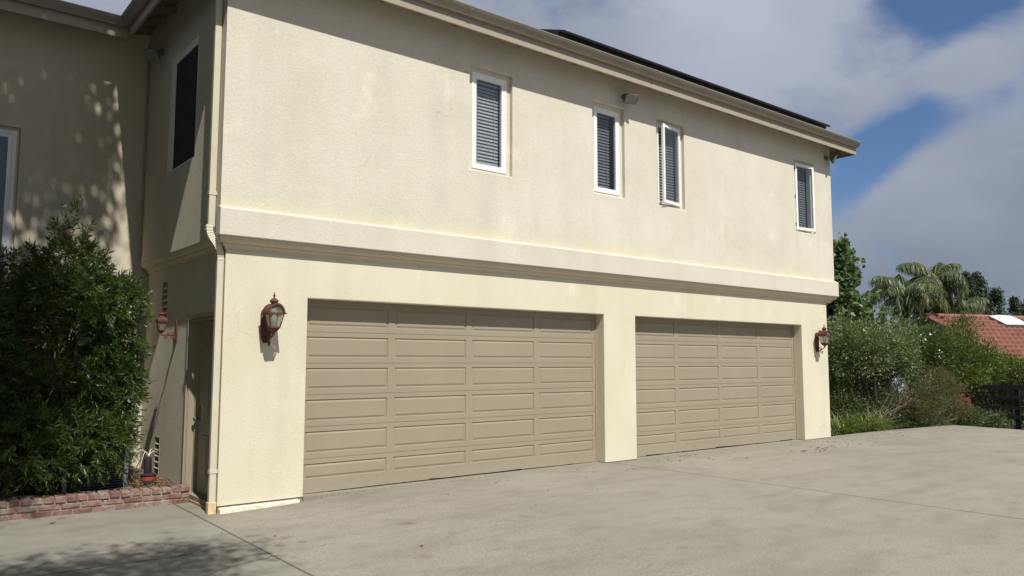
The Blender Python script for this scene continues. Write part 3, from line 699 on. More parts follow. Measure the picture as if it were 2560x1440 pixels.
# ------------------------------------------------------------------ solar panels on the front roof slope
def solar():
    x0, x1, y0, z0, sl = 5.22, 13.45, -.20, 7.0, .36; n_ = 8; d = Vector((0, 1, sl)).normalized(); up = Vector((0, -sl, 1)).normalized(); L_ = 1.70
    r = thing('solar_panel_array', 'dark row of solar panels tilted above the front roof edge', 'solar panels', (x0, y0, 6.7))
    w = (x1-x0)/n_
    for k in range(n_):
        c = Vector((x0+w*(k+.5), y0, z0))+d*(L_/2)
        mb = MB(); mb.obox(c-up*.02, (1, 0, 0), d, up, w/2-.006, L_/2, .02); p = mb.build('panel', M['panel_frame'], r, bevel=.003)
        MB().obox(c+up*.0015, (1, 0, 0), d, up, w/2-.03, L_/2-.025, .001).build('panel_glass', M['cell'], p)
    for q in (.14, L_-.25):
        MB().obox(Vector(((x0+x1)/2, y0, z0))+d*q-up*.065, (1, 0, 0), d, up, (x1-x0)/2+.05, .02, .024).build('rail', M['panel_frame'], r)
    for k in range(10):
        c = Vector((x0+.3+(x1-x0-1.6)*k/9, y0, z0))+d*.14
        MB().box(c.x-.02, c.x+.02, c.y-.02, c.y+.02, 6.66, c.z-.09).build('mount_foot', M['panel_frame'], r)
solar()

# ------------------------------------------------------------------ wall lanterns
def scroll(c, ux, uz, r0, turns, n=22, a0=0, sgn=1):
    pts = []
    for i in range(n+1):
        t = i/n; a = a0+sgn*turns*2*math.pi*t; r = r0*(1-.78*t); pts.append(Vector(c)+Vector(ux)*(r*math.cos(a))+Vector(uz)*(r*math.sin(a)))
    return pts
def squeeze(parts, cx, cy, k):      # slimmer body about its own axis
    for o in parts:
        ox, oy, _ = o['_o']
        for v in o.data.vertices: v.co.x = cx-ox+(v.co.x-(cx-ox))*k; v.co.y = cy-oy+(v.co.y-(cy-oy))*k
def front_lantern(px, bx, label):
    r = thing('wall_lantern', label, 'lantern', (px, 0, 1.86), 'red wall lanterns'); BY = -.215; m = M['iron']
    mb = MB()      # back plate with rounded top and tapering foot
    out = [(-.055, 1.93), (-.03, 1.875), (.03, 1.875), (.055, 1.93), (.068, 2.0), (.068, 2.22)]+[(.068*math.cos(rad(a)), 2.22+.075*math.sin(rad(a))) for a in range(15, 166, 15)]+[(-.068, 2.22), (-.068, 2.0)]
    n_ = len(out); mb.add([(px+a, -.001, z) for a, z in out]+[(px+a, -.028, z) for a, z in out], [tuple(range(n_)), tuple(range(n_, 2*n_))[::-1]]+[(i, (i+1) % n_, n_+(i+1) % n_, n_+i) for i in range(n_)])
    mb.build('back_plate', m, r, bevel=.005, fixn=True)
    mb = MB(); ax = Vector((0, -1, 0)); az = Vector((0, 0, 1)); q = Vector((bx-px, BY, 0))      # scroll arm
    P = [Vector((px, -.02, 1.90)), Vector((px, -.07, 1.885)), Vector((px+(bx-px)*.5, -.13, 1.925)), Vector((bx, BY+.02, 1.955)), Vector((bx, BY, 1.985))]
    mb.tube(P, [.011, .011, .010, .010, .012], 7); mb.tube(scroll((px, -.115, 1.865), ax, az, .035, 1.3, 20, rad(60), -1), .0065, 6); mb.tube(scroll((px, -.085, 1.955), ax, az, .038, 1.3, 20, rad(200), 1), .0065, 6)
    mb.build('scroll_arm', m, r, smooth=True)
    # tapering glazed body
    zb, zt = 2.055, 2.215; wb, wt = .070, .114
    mb = MB()
    for sx in (-1, 1):
        for sy in (-1, 1): mb.tube([(bx+sx*wb, BY+sy*wb, zb), (bx+sx*wt, BY+sy*wt, zt)], .010, 4)
    for a, b, z in ((wb, .012, zb), (wt, .012, zt)):
        for s in (-1, 1): mb.box(bx-a-b*.6, bx+a+b*.6, BY+s*a-b*.6, BY+s*a+b*.6, z-.010, z+.010).box(bx+s*a-b*.59, bx+s*a+b*.59, BY-a, BY+a, z-.009, z+.009)
    mb.lathe([(.098, 2.046), (.094, 2.036), (.060, 2.012), (.034, 2.0), (.022, 1.985), (.012, 1.965)], (bx, BY, 0), 4, rot=rad(45))
    body = mb.build('lantern_frame', m, r)
    for k in range(4):
        cx, cy = ((0, -1), (1, 0), (0, 1), (-1, 0))[k]; tx, ty = -cy, cx; e_ = .004
        MB().add([(bx+cx*(wb-e_)+tx*s*wb*.9, BY+cy*(wb-e_)+ty*s*wb*.9, zb+.01) for s in (-1, 1)]+[(bx+cx*(wt-e_)+tx*s*wt*.9, BY+cy*(wt-e_)+ty*s*wt*.9, zt+.03) for s in (1, -1)], [(0, 1, 2, 3)]).build('glass_pane', M['lampglass'], body)
    for cy in (-1, 1):      # arched panes under the barrel roof
        MB().add([(bx-wt*.92, BY+cy*.104, 2.232)]+[(bx+.104*math.cos(math.pi*(1-k/10)), BY+cy*.104, 2.234+.092*math.sin(math.pi*k/10)) for k in range(11)]+[(bx+wt*.92, BY+cy*.104, 2.232)], [tuple(range(13))]).build('arch_pane', M['lampglass'], body)
    MB().lathe([(.004, 2.06), (.012, 2.065), (.014, 2.09), (.034, 2.14), (.040, 2.175), (.026, 2.215), (.006, 2.235)], (bx, BY, 0), 12).build('bulb', M['bulb'], r, smooth=True)
    # barrel roof with arched front and back, moulded eaves
    mb = MB(); N_ = 14; R_ = .118
    def arch(rad_, y, z0, hh): return [(bx-rad_*math.cos(math.pi*k/N_), y, z0+hh*math.sin(math.pi*k/N_)) for k in range(N_+1)]
    for ya, yb2, ro, ri, ho, hi in ((BY-.128, BY-.106, .130, .106, .118, .096), (BY+.106, BY+.128, .130, .106, .118, .096), (BY-.106, BY+.106, .122, .110, .110, .098)):
        a = arch(ro, ya, 2.222, ho); b = arch(ri, ya, 2.222, hi); c = arch(ro, yb2, 2.222, ho); d = arch(ri, yb2, 2.222, hi); m_ = N_+1
        f = []
        for k in range(N_): f += [(k, k+1, m_+k+1, m_+k), (2*m_+k+1, 2*m_+k, 3*m_+k, 3*m_+k+1), (k+1, k, 2*m_+k, 2*m_+k+1), (m_+k, m_+k+1, 3*m_+k+1, 3*m_+k)]
        f += [(0, m_, 3*m_, 2*m_), (N_, 2*m_+N_, 3*m_+N_, m_+N_)]; mb.add(a+b+c+d, f)
    for s in (-1, 1):
        mb.box(bx+s*.134-.014, bx+s*.134+.014, BY-.140, BY+.140, 2.214, 2.228)
    mb.build('lantern_roof', m, r)
    MB().lathe([(.066, 2.300), (.056, 2.325), (.040, 2.345), (.040, 2.362), (.058, 2.378), (.058, 2.390), (.044, 2.408), (.022, 2.420), (.010, 2.428), (.010, 2.436), (.015, 2.448), (.015, 2.458), (.007, 2.470), (.006, 2.482), (.008, 2.488), (.002, 2.496)], (bx, BY, -.020), 14).build('finial', m, r, smooth=True)
    squeeze([o for o in r.children_recursive if o.name.split('.')[0] in ('lantern_frame', 'glass_pane', 'arch_pane', 'lantern_roof', 'bulb')], bx, BY, .79); squeeze([o for o in r.children if o.name.startswith('finial')], bx, BY, .88)
front_lantern(.505, .515, 'red iron carriage lantern on the wall left of the wide garage door')
front_lantern(12.87, 12.83, 'red iron carriage lantern at the far right corner past the second garage door')
def side_lantern():
    y = 1.80; bx = -.20; m = M['iron']
    r = thing('wall_lantern', 'small red lantern on a long scrolled arm above the leafy shrub by the side door', 'lantern', (0, y, 1.95), 'red wall lanterns')
    mb = MB(); mb.add([(-.001, y+a, z) for a, z in ((-.02, 1.93), (.02, 1.93), (.038, 2.0), (.038, 2.17), (.02, 2.215), (-.02, 2.215), (-.038, 2.17), (-.038, 2.0))]+[(-.022, y+a, z) for a, z in ((-.02, 1.93), (.02, 1.93), (.038, 2.0), (.038, 2.17), (.02, 2.215), (-.02, 2.215), (-.038, 2.17), (-.038, 2.0))], [tuple(range(8))[::-1], tuple(range(8, 16))]+[(i, 8+i, 8+(i+1) % 8, (i+1) % 8) for i in range(8)])
    mb.build('back_plate', m, r, bevel=.004, fixn=True)
    mb = MB(); mb.tube([(-.02, y, 2.0), (bx, y, 2.0), (bx, y, 2.03)], .009, 8); ax = Vector((-1, 0, 0)); az = Vector((0, 0, 1))
    for c, r0, a0, s in (((-.065, y, 1.972), .030, 80, 1), ((-.135, y, 1.974), .028, 100, -1), ((-.055, y, 2.026), .024, 270, -1), ((-.105, y, 2.020), .020, 260, 1)): mb.tube(scroll(c, ax, az, r0, 1.25, 18, rad(a0), s), .0058, 6)
    mb.tube([(-.016, y, 2.02), (-.030, y, 1.96), (-.022, y, 1.93)], .008, 6); mb.build('scroll_arm', m, r, smooth=True)
    mb = MB(); zb, zt, wb, wt = 2.065, 2.175, .042, .060
    for sx in (-1, 1):
        for sy in (-1, 1): mb.tube([(bx+sx*wb, y+sy*wb, zb), (bx+sx*wt, y+sy*wt, zt)], .006, 4)
    mb.lathe([(.03, 2.022), (.022, 2.035), (.05, 2.05), (.066, 2.058), (.066, 2.068), (.01, 2.070)], (bx, y, 0), 4, rot=rad(45))
    body = mb.build('lantern_frame', m, r)
    for k in range(4):
        cx, cy = ((0, -1), (1, 0), (0, 1), (-1, 0))[k]; tx, ty = -cy, cx
        MB().add([(bx+cx*(wb-.002)+tx*s*wb*.9, y+cy*(wb-.002)+ty*s*wb*.9, zb) for s in (-1, 1)]+[(bx+cx*(wt-.002)+tx*s*wt*.9, y+cy*(wt-.002)+ty*s*wt*.9, zt) for s in (1, -1)], [(0, 1, 2, 3)]).build('glass_pane', M['lampglass'], body)
    MB().lathe([(.004, 2.072), (.012, 2.09), (.020, 2.12), (.012, 2.15), (.003, 2.16)], (bx, y, 0), 10).build('bulb', M['bulb'], r, smooth=True)
    MB().lathe([(.112, 2.176), (.114, 2.19), (.112, 2.205), (.085, 2.225), (.045, 2.243), (.038, 2.262)], (bx, y, 0), 4, rot=rad(45)).lathe([(.034, 2.262), (.036, 2.272), (.048, 2.276), (.046, 2.284), (.022, 2.300), (.010, 2.305), (.009, 2.312), (.013, 2.32), (.004, 2.335)], (bx, y, 0), 12).build('lantern_roof', m, r)
    squeeze([o for o in r.children_recursive if o.name.split('.')[0] in ('lantern_frame', 'glass_pane', 'lantern_roof', 'bulb')], bx, y, .80)
side_lantern()

# ------------------------------------------------------------------ floodlights
def floodlight(base, nrm, aim, label, s=1.):
    r = thing('floodlight', label, 'floodlight', base, 'floodlights under the eaves'); b = Vector(base); nv = Vector(nrm); a = Vector(aim).normalized()
    MB().tube([b+nv*.001, b+nv*.045], .055*s, 14).tube([b+nv*.04, b+nv*.09, b+nv*.09+a*.05], .014, 8).build('mount', M['flood'], r)
    c = b+nv*.10+a*.10*s; sd_ = a.cross(Vector((0, 0, 1))).normalized(); up = sd_.cross(a)
    mb = MB(); w, h, d = .125*s, .085*s, .05*s; vs = []
    for q, t in ((.55, -1), (1, .5), (1, 1)):
        for i, j in ((-1, -1), (1, -1), (1, 1), (-1, 1)): vs.append(c+sd_*(w*q*i)+up*(h*q*j)+a*(d*t))
    mb.add(vs, [(3, 2, 1, 0), (8, 9, 10, 11)]+[(k*4+i, k*4+(i+1) % 4, k*4+4+(i+1) % 4, k*4+4+i) for k in (0, 1) for i in range(4)])
    mb.build('lamp_head', M['flood'], r, bevel=.006, fixn=True)
    MB().obox(c+a*(d+.003), sd_, up, a, w*.88, h*.84, .003).build('lens', M['lens'], r)
floodlight((6.72, YU, 6.22), (0, -1, 0), (-.25, -.75, -.62), 'grey floodlight with a square lens under the eave above the second window', 1.)
floodlight((13.33, YU, 6.235), (0, -1, 0), (.55, -.75, -.42), 'grey floodlight at the right end of the eave beside the last window', .9)
floodlight((XUL, 2.62, 6.14), (-1, 0, 0), (-.6, -.45, -.65), 'dark floodlight in the shaded corner under the left eave', .95)

# ------------------------------------------------------------------ brick planter
PR0, PR1, PSL = -4.5, -.02, -.065      # front face line y = PY + PSL*x
PY = .93
def planter():
    r = thing('brick_planter', 'low old red brick planter edge in front of the leafy shrub', 'planter', (-2, PY, -.075))
    rg = random.Random(5); mb = MB(); z0 = -.075
    ang = math.atan(PSL); ux = Vector((math.cos(ang), math.sin(ang), 0)); uy = Vector((-ux.y, ux.x, 0))
    o = Vector((PR1, PY, 0))
    def brk(u, l, w0, w1, za, h, j=.004):
        c = o-ux*(u+l/2)+uy*((w0+w1)/2)+Vector((0, 0, za+h/2)); a = rg.uniform(-.02, .02); b = rg.uniform(-.015, .015)
        ax = (ux+Vector((0, 0, a))).normalized(); ay = (uy+ux*b).normalized(); az = ax.cross(ay)
        # a chipped block: corners jittered
        hx, hy, hz = l/2, (w1-w0)/2, h/2; vs = []
        for k in (-1, 1):
            for jx, jy in ((-1, -1), (1, -1), (1, 1), (-1, 1)): vs.append(c+ax*(hx*jx+rg.uniform(-j, j))+ay*(hy*jy+rg.uniform(-j, j))+az*(hz*k+rg.uniform(-j, j)))
        mb.add(vs, [(3, 2, 1, 0), (4, 5, 6, 7), (0, 1, 5, 4), (1, 2, 6, 5), (2, 3, 7, 6), (3, 0, 4, 7)])
    for row in range(2):
        u = -.0+(.09 if row else 0); 
        if row: brk(0, .08, 0, .10, z0+.068, .058)
        while u < PR1-PR0-.2: l = rg.uniform(.185, .212); brk(u, l, rg.uniform(-.006, .006), .10, z0+row*.075-.01 if row == 0 else z0+.068, .068 if row == 0 else .060); u += l+.014
    u = 0
    while u < PR1-PR0-.1: l = rg.uniform(.088, .106); brk(u, l, rg.uniform(-.012, .006), .19, z0+.140, .066, .006); u += l+rg.uniform(.009, .016)
    b = mb.build('bricks', M['brick'], r, bevel=.011)
    c = o-ux*((PR1-PR0)/2-.0)+uy*.10+Vector((0, 0, z0+.085)); MB().obox(c, ux, uy, (0, 0, 1), (PR1-PR0)/2-.006, .088, .105).build('mortar', M['mortar'], r)
    mb = MB(); n_ = 40; k = 24
    for j in range(k+1):
        for i in range(n_+1):
            x = -4.5+4.48*i/n_; y = PY+PSL*(x-PR1)+.15+(W-.02-PY-.15)*j/k; mb.v.append((x, y, .10+.025*math.sin(x*5+y*3)+rg.uniform(-.012, .012)))
    mb.f = [(j*(n_+1)+i, j*(n_+1)+i+1, (j+1)*(n_+1)+i+1, (j+1)*(n_+1)+i) for j in range(k) for i in range(n_)]
    mb.build('soil_bed', M['soil'], r, smooth=True)
planter()

# ------------------------------------------------------------------ foliage tools (numpy)
def unit(a): return a/np.maximum(1e-9, np.linalg.norm(a, axis=-1, keepdims=True))
def leaf_geo(P, D, L_, W_, fold=.0, nrm=None, mid=.42):
    """diamond leaves: base P, direction D, length L_, width W_"""
    n = len(P); D = unit(D); rv = RNG.normal(size=(n, 3)) if nrm is None else nrm+RNG.normal(size=(n, 3))*.35
    S = unit(np.cross(D, rv)); Nn = np.cross(S, D)
    L_ = np.broadcast_to(np.asarray(L_, float), (n,))[:, None]; W_ = np.broadcast_to(np.asarray(W_, float), (n,))[:, None]
    tip = P+D*L_-Nn*L_*fold; m = P+D*L_*mid
    V = np.stack([P, m+S*W_/2, tip, m-S*W_/2], 1).reshape(-1, 3)
    F = np.arange(4*n).reshape(n, 4); return V, F
class LG:
    def __init__(s): s.V = []; s.F = []; s.o = 0
    def add(s, VF):
        V, F = VF; s.V.append(V); s.F.append(np.asarray(F)+s.o); s.o += len(V)
    def build(s, name, mat, parent): return np_mesh(name, np.concatenate(s.V), np.concatenate(s.F), mat, parent)
def in_blobs(blobs, n, shell=.55):
    """points inside ellipsoids, biased towards the surface; returns points and outward directions"""
    w = np.array([b[1][0]*b[1][1]+b[1][1]*b[1][2]+b[1][0]*b[1][2] for b in blobs]); w = w/w.sum(); k = RNG.choice(len(blobs), n, p=w)
    C = np.array([b[0] for b in blobs])[k]; R = np.array([b[1] for b in blobs])[k]
    d = unit(RNG.normal(size=(n, 3))); r = shell+(1-shell)*RNG.random(n)**.6; return C+d*R*r[:, None], unit(d/R)
def crown(blobs, n_cl, per, size, wd, spread, mat, parent, name='crown', shell=.5, up=.25, droop=0, lump=.0):
    P, O = in_blobs(blobs, n_cl, shell); P = P+RNG.normal(size=P.shape)*lump
    Q = np.repeat(P, per, 0)+RNG.normal(size=(n_cl*per, 3))*spread
    D = np.repeat(O, per, 0)+RNG.normal(size=(n_cl*per, 3))*.75+np.array([0, 0, up-droop])
    s = size*RNG.uniform(.65, 1.2, len(Q)); g = LG(); g.add(leaf_geo(Q, D, s, s*wd, .15)); return g.build(name, mat, parent)
def limbs(mb, base, tips, r0, seg=5, wob=.08, n=6):
    base = Vector(base)
    for t in tips:
        t = Vector(t); pts = []; rs = []
        mid = base.lerp(t, .45)+Vector((0, 0, (t-base).length*.10))
        for i in range(seg+1):
            u = i/seg; p = base*(1-u)**2+mid*2*u*(1-u)+t*u*u
            if 0 < i < seg: p += Vector((random.uniform(-1, 1), random.uniform(-1, 1), random.uniform(-.5, .5)))*wob
            pts.append(p); rs.append(max(.006, r0*(1-.85*u)))
        mb.tube(pts, rs, n)
    return mb

# ------------------------------------------------------------------ the big fine-leaved shrub in the planter
def big_shrub():
    r = thing('shrub', 'big dark green shrub with narrow feathery leaves filling the brick planter', 'shrub', (-1.25, 2.15, .1))
    blobs = [((-1.32, 2.15, 1.55), (.86, .80, 1.30)), ((-2.35, 2.05, 1.45), (.85, .80, 1.25)), ((-.76, 1.92, 2.10), (.54, .55, .62)), ((-1.1, 1.75, 2.35), (.60, .50, .42)), ((-.74, 1.70, .95), (.36, .36, .40)), ((-.78, 1.85, 1.25), (.43, .50, .75)), ((-1.25, 2.15, 2.65), (.46, .40, .48)), ((-3.1, 2.2, 1.5), (.8, .8, 1.2)), ((-2.05, 2.2, 2.45), (.45, .40, .42)), ((-1.3, 1.75, .75), (.72, .48, .42)), ((-1.10, 1.27, .68), (.52, .20, .30)), ((-1.35, 1.25, .52), (.36, .16, .26)), ((-1.75, 1.4, .7), (.5, .3, .42))]
    n_ = 7000; P, O = in_blobs(blobs, n_, .52)
    keep = ~((P[:, 0] > -1.42) & (P[:, 0] < -.55) & (P[:, 1] > 1.25) & (P[:, 2] < .37)); keep &= (P[:, 0] < -.56+.26*(P[:, 1]-1.5)-np.maximum(0, 1.3-P[:, 2])*.15); keep &= (P[:, 1] < W-.12) & (P[:, 2] > .22) & (P[:, 0] < -.14)
    P, O = P[keep], O[keep]
    # a few taller sprays at the top
    ex = []
    for c, h in (((-1.20, 2.05, 2.98), .62), ((-1.42, 2.1, 2.95), .42), ((-1.0, 2.1, 2.85), .32), ((-1.62, 2.15, 2.8), .30), ((-2.02, 2.1, 2.72), .28), ((-2.3, 2.1, 2.65), .24), ((-.62, 2.0, 2.5), .16), ((-.85, 2.1, 2.62), .22)):
        for k in range(int(10*h/.3)+6):
            t = random.random(); ex.append(((c[0]+random.gauss(0, .11*(1.15-t)), c[1]+random.gauss(0, .10), c[2]+h*t), (random.gauss(0, .6), random.gauss(0, .6), .75)))
    P = np.concatenate([P, np.array([e_[0] for e_ in ex])]); O = np.concatenate([O, np.array([e_[1] for e_ in ex])])
    T = unit(O*1.0+RNG.normal(size=P.shape)*.45+np.array([0, -.15, .10])); m = 15; g = LG()
    for i in range(m):
        u = i/(m-1); ln = .17*(.8+.4*RNG.random(len(P)))[:, None]
        q = P+T*ln*u+np.array([0, 0, -1.])*(.045*u*u); side = unit(np.cross(T, RNG.normal(size=P.shape)))
        d = T*(.55+.6*u)+side*(1.0-.45*u)+np.array([0, 0, -.18]); L_ = .112*RNG.uniform(.7, 1.2, len(P))*(1-.25*u)
        g.add(leaf_geo(q, d, L_, .0165, .10))
    g.build('foliage', M['lf_shrub'], r)
    mb = MB(); tips = [tuple(P[i]) for i in range(0, 1500, 24)]
    for b in ((-1.35, 2.2, .08), (-1.15, 2.3, .08), (-2.3, 2.15, .08), (-3.0, 2.2, .08)):
        near = [t for t in tips if abs(t[0]-b[0]) < .8][:16]; limbs(mb, b, near, .026, 6, .03, 5)
    mb.build('branches', M['twig'], r, smooth=True)
big_shrub()

# ------------------------------------------------------------------ air conditioner, pump
def condenser():
    x0, x1, y0, y1, z0, z1 = -1.34, -.63, 1.36, 2.06, .12, .66
    r = thing('air_conditioner', 'dark grey louvred air conditioner half hidden under the shrub', 'air conditioner', ((x0+x1)/2, (y0+y1)/2, z0))
    for xa in (x0, x1-.05):
        for ya in (y0, y1-.05): MB().box(xa, xa+.05, ya, ya+.05, z0, z1).build('corner_post', M['ac_post'], r, bevel=.008)
    MB().box(x0-.01, x1+.01, y0-.01, y1+.01, z1, z1+.035).build('top_cover', M['ac'], r, bevel=.01)
    mb = MB(); n_ = 17
    for k in range(n_):
        z = z0+.02+(z1-z0-.03)*k/n_
        mb.box(x0+.052, x1-.052, y0+.004, y0+.022, z, z+.012).box(x0+.052, x1-.052, y1-.022, y1-.004, z, z+.012).box(x0+.004, x0+.022, y0+.052, y1-.052, z, z+.012).box(x1-.022, x1-.004, y0+.052, y1-.052, z, z+.012)
    mb.build('louvre_grille', M['ac'], r); MB().box(x0+.04, x1-.04, y0+.04, y1-.04, z0+.01, z1-.01).build('coil', M['black'], r); MB().box(x0-.05, x1+.05, y0-.05, y1+.05, .04, z0).build('base_pad', M['mortar'], r)
condenser()
def pump():
    c = (-.385, 1.40, .135); r = thing('pump', 'small black pump with a red band and loose pale wires behind the planter bricks', 'pump', c)
    MB().lathe([(.02, .0), (.095, .0), (.100, .012), (.098, .040), (.02, .042)], c, 20).build('base', M['black'], r)
    MB().lathe([(.02, .0425), (.088, .0425), (.090, .05), (.090, .095), (.086, .102), (.02, .103)], c, 20).build('red_band', M['red'], r)
    MB().lathe([(.02, .1035), (.098, .1035), (.098, .116), (.060, .125), (.05, .135), (.02, .136)], c, 20).lathe([(.02, .136), (.045, .136), (.047, .15), (.044, .30), (.036, .325), (.012, .335)], (c[0]-.012, c[1], c[2]), 16).build('motor_housing', M['black'], r)
    top = Vector((c[0]-.012, c[1], c[2]+.33))
    def arc(d, h, mat, rr=.0055, drop=.1):
        pts = []
        for k in range(13): t = k/12; pts.append(top+Vector(d)*t+Vector((0, 0, h*4*t*(1-t)-drop*t*t)))
        MB().tube(pts, rr, 6).build('wire', M[mat], r, smooth=True)
    arc((-.20, .02, 0), .11, 'wire'); arc((-.10, -.03, 0), .09, 'wire', .005, .15); arc((.09, .12, .05), .06, 'wire', .005, 0); arc((.14, .10, .02), .05, 'wire', .005, 0); arc((-.16, .1, .0), .03, 'brown_wire', .006, .3)
    b = Vector((c[0]-.06, c[1]+.05, c[2])); MB().tube([b+Vector((-.25+.25*t, .03, .42*(1-t)**2)) for t in [k/10 for k in range(11)]], .007, 6).build('wire', M['brown_wire'], r, smooth=True)
pump()
P = np.column_stack([RNG.uniform(-.62, -.12, 260), RNG.uniform(1.15, 1.75, 260), .13+RNG.uniform(0, .035, 260)]); D = RNG.normal(size=P.shape)*np.array([1, 1, .25])
tag(np_mesh('leaf_litter', *leaf_geo(P, D, RNG.uniform(.03, .07, 260), .018, .2), M['dry_leaf']), 'brown dead leaves lying on the soil around the small pump', 'leaf litter', None, 'stuff')

# ------------------------------------------------------------------ fallen leaves on the driveway
def fallen_leaf(x, y, s, a, mat='dry_leaf'):
    z = gz(x, y)+.004; ux = Vector((math.cos(a), math.sin(a), 0)); uy = Vector((-ux.y, ux.x, 0)); o = Vector((x, y, z)); mb = MB(); pts = []
    for t, w, h in ((-1, .02, .25), (-.5, .32, .08), (.1, .40, .0), (.6, .25, .12), (1, .02, .38)):
        for q in (-1, 0, 1): pts.append(o+ux*(s*t)+uy*(s*w*q)+Vector((0, 0, s*h+abs(q)*s*.28*w*2+.002)))
    f = []
    for i in range(4):
        for j in (0, 1): f.append((i*3+j, (i+1)*3+j, (i+1)*3+j+1, i*3+j+1))
    return tag(mb.add(pts, f).build('fallen_leaf', M[mat]), 'small curled dry brown leaf lying on the concrete driveway', 'leaf', 'fallen leaves on the driveway')
rg = random.Random(11); spots = []
for k in range(26): spots.append((10.9+rg.gauss(0, .45), -1.15+rg.gauss(0, .16), rg.uniform(.022, .045)))
for k in range(16): spots.append((rg.uniform(6.9, 12.6), -.15-abs(rg.gauss(0, .35)), rg.uniform(.018, .038)))
for k in range(12): spots.append((rg.uniform(12.2, 17), -.3-abs(rg.gauss(0, .8)), rg.uniform(.02, .04)))
for k in range(8): spots.append((rg.uniform(2.2, 6.5), -.3-abs(rg.gauss(0, .7)), rg.uniform(.015, .028)))
for x, y, s in ((.05, -1.55, .024), (.9, -2.9, .03), (-1.55, .55, .04), (-.3, -1.05, .02), (2.9, -2.2, .018)): spots.append((x, y, s))
for x, y, s in spots: fallen_leaf(x, y, s, rg.uniform(0, 6.28))

# ------------------------------------------------------------------ planting beyond the driveway
def gnd(p): return soilz(p[0], p[1])
def tree_leafy():
    b = at(2100, 1000, 27.); b = Vector((b.x, b.y, gnd(b))); r = thing('tree', 'tall broad leaved tree with upswept branches rising behind the garage corner', 'tree', b)
    mb = MB(); g = LG(); top = at(2085, 566, 27.); hgt = top.z-b.z
    mb.tube([b, b+Vector((.05, .05, hgt*.35)), b+Vector((0, .1, hgt*.7)), b+Vector((.1, 0, hgt*.93))], [.17, .13, .07, .02], 8)
    rg = random.Random(3); rt = CR
    for k in range(120):
        t = rg.uniform(.14, .86); a = rg.uniform(0, 6.283); ln = (2.45*(1-t)**.85+.50)*rg.uniform(.6, 1.0); el = rad(rg.uniform(28, 60))
        d = Vector((math.cos(a)*math.cos(el), math.sin(a)*math.cos(el), math.sin(el))); p0 = b+Vector((0, .05, hgt*t)); p1 = p0+d*ln*.55; p2 = p1+(d+Vector((0, 0, .55))).normalized()*ln*.5
        mb.tube([p0, p1, p2], [.03, .018, .006], 5)
        m = int(70*ln/1.5)+20; u = RNG.uniform(.2, 1.05, m)[:, None]; A, B_, C_ = (np.array(q) for q in (p0, p1, p2)); Q = A*(1-u)**2+B_*2*u*(1-u)+C_*u*u
        Q = Q+RNG.normal(size=Q.shape)*.11*(1.25-u*.6); D = RNG.normal(size=Q.shape)+np.array([0, 0, -.35])+np.array(d)*.5; s = RNG.uniform(.14, .24, m)
        g.add(leaf_geo(Q, D, s, s*.85, .2, None, .5))
    mb.build('trunk', M['bark'], r, smooth=True); g.build('crown', M['lf_maple'], r)
tree_leafy()
def bush(name, label, cat, blobs, ncl, per, size, wd, spread, mat, group=None, stems=8, sr=.03, lump=.05, shell=.45, up=.25, stem_mat='bark'):
    c0 = blobs[0][0]; b = Vector((c0[0], c0[1], gnd(c0))); r = thing(name, label, cat, b, group); mb = MB()
    P, O = in_blobs(blobs, stems, .6); limbs(mb, b, [tuple(p) for p in P], sr, 6, .06, 5); mb.build('stems', M[stem_mat], r, smooth=True)
    crown(blobs, ncl, per, size, wd, spread, M[mat], r, 'foliage', shell, up, 0, lump); return r
def B(px, py, dep, rx, ry, rz): p = at(px, py, dep); return (tuple(p), (rx, ry, rz))
bush('bush', 'wide rounded light green bush with a dark trunk beside the garage corner', 'bush',
     [B(2165, 868, 21.6, .95, .8, .62), B(2120, 850, 21.4, .7, .7, .55), B(2225, 870, 21.8, .72, .7, .55), B(2130, 905, 21.3, .6, .6, .4), B(2250, 910, 21.9, .45, .5, .40), B(2175, 915, 21.4, .5, .5, .35)], 900, 22, .085, .42, .10, 'lf_bush', None, 14, .07, .07, .55, .5)
bush('oleander', 'tall green oleander with white blossoms in front of the tiled roof', 'bush',
     [B(2365, 885, 24.0, .80, .7, .75), B(2330, 870, 23.8, .55, .6, .65), B(2430, 900, 24.4, .85, .7, .50), B(2405, 835, 24.6, .35, .4, .55), B(2345, 940, 23.6, .7, .6, .4)], 760, 22, .13, .22, .13, 'lf_ole', None, 16, .04, .06, .5, .6)
bush('bush', 'sprawling green bush spilling over the top of the black fence', 'bush',
     [B(2500, 925, 24.6, .75, .6, .40), B(2555, 935, 24.6, .6, .6, .36), B(2450, 925, 24.0, .6, .6, .42), B(2600, 945, 24.6, .6, .6, .40), B(2420, 950, 23.5, .5, .5, .35)], 620, 22, .10, .38, .11, 'lf_mid', None, 12, .03, .06, .5, .5)
bush('bush', 'feathery bush with rust tinted tips at the far driveway edge', 'bush',
     [B(2310, 1000, 20.9, .55, .50, .42), B(2350, 985, 21.3, .60, .5, .42), B(2290, 1030, 20.8, .40, .4, .32), B(2385, 1030, 21.6, .45, .4, .32), B(2340, 955, 21.6, .40, .4, .35)], 900, 20, .062, .30, .075, 'lf_nan', None, 34, .012, .05, .45, .4, 'stem')
bush('bush', 'dark shaded undergrowth bush beneath the light green bush', 'bush',
     [B(2150, 985, 21.6, .75, .5, .42), B(2205, 990, 21.8, .55, .5, .40), B(2110, 1010, 21.2, .5, .4, .42), B(2165, 1030, 21.0, .6, .3, .3)], 640, 18, .075, .4, .12, 'lf_low', None, 26, .014, .06, .3, .3, 'twig')
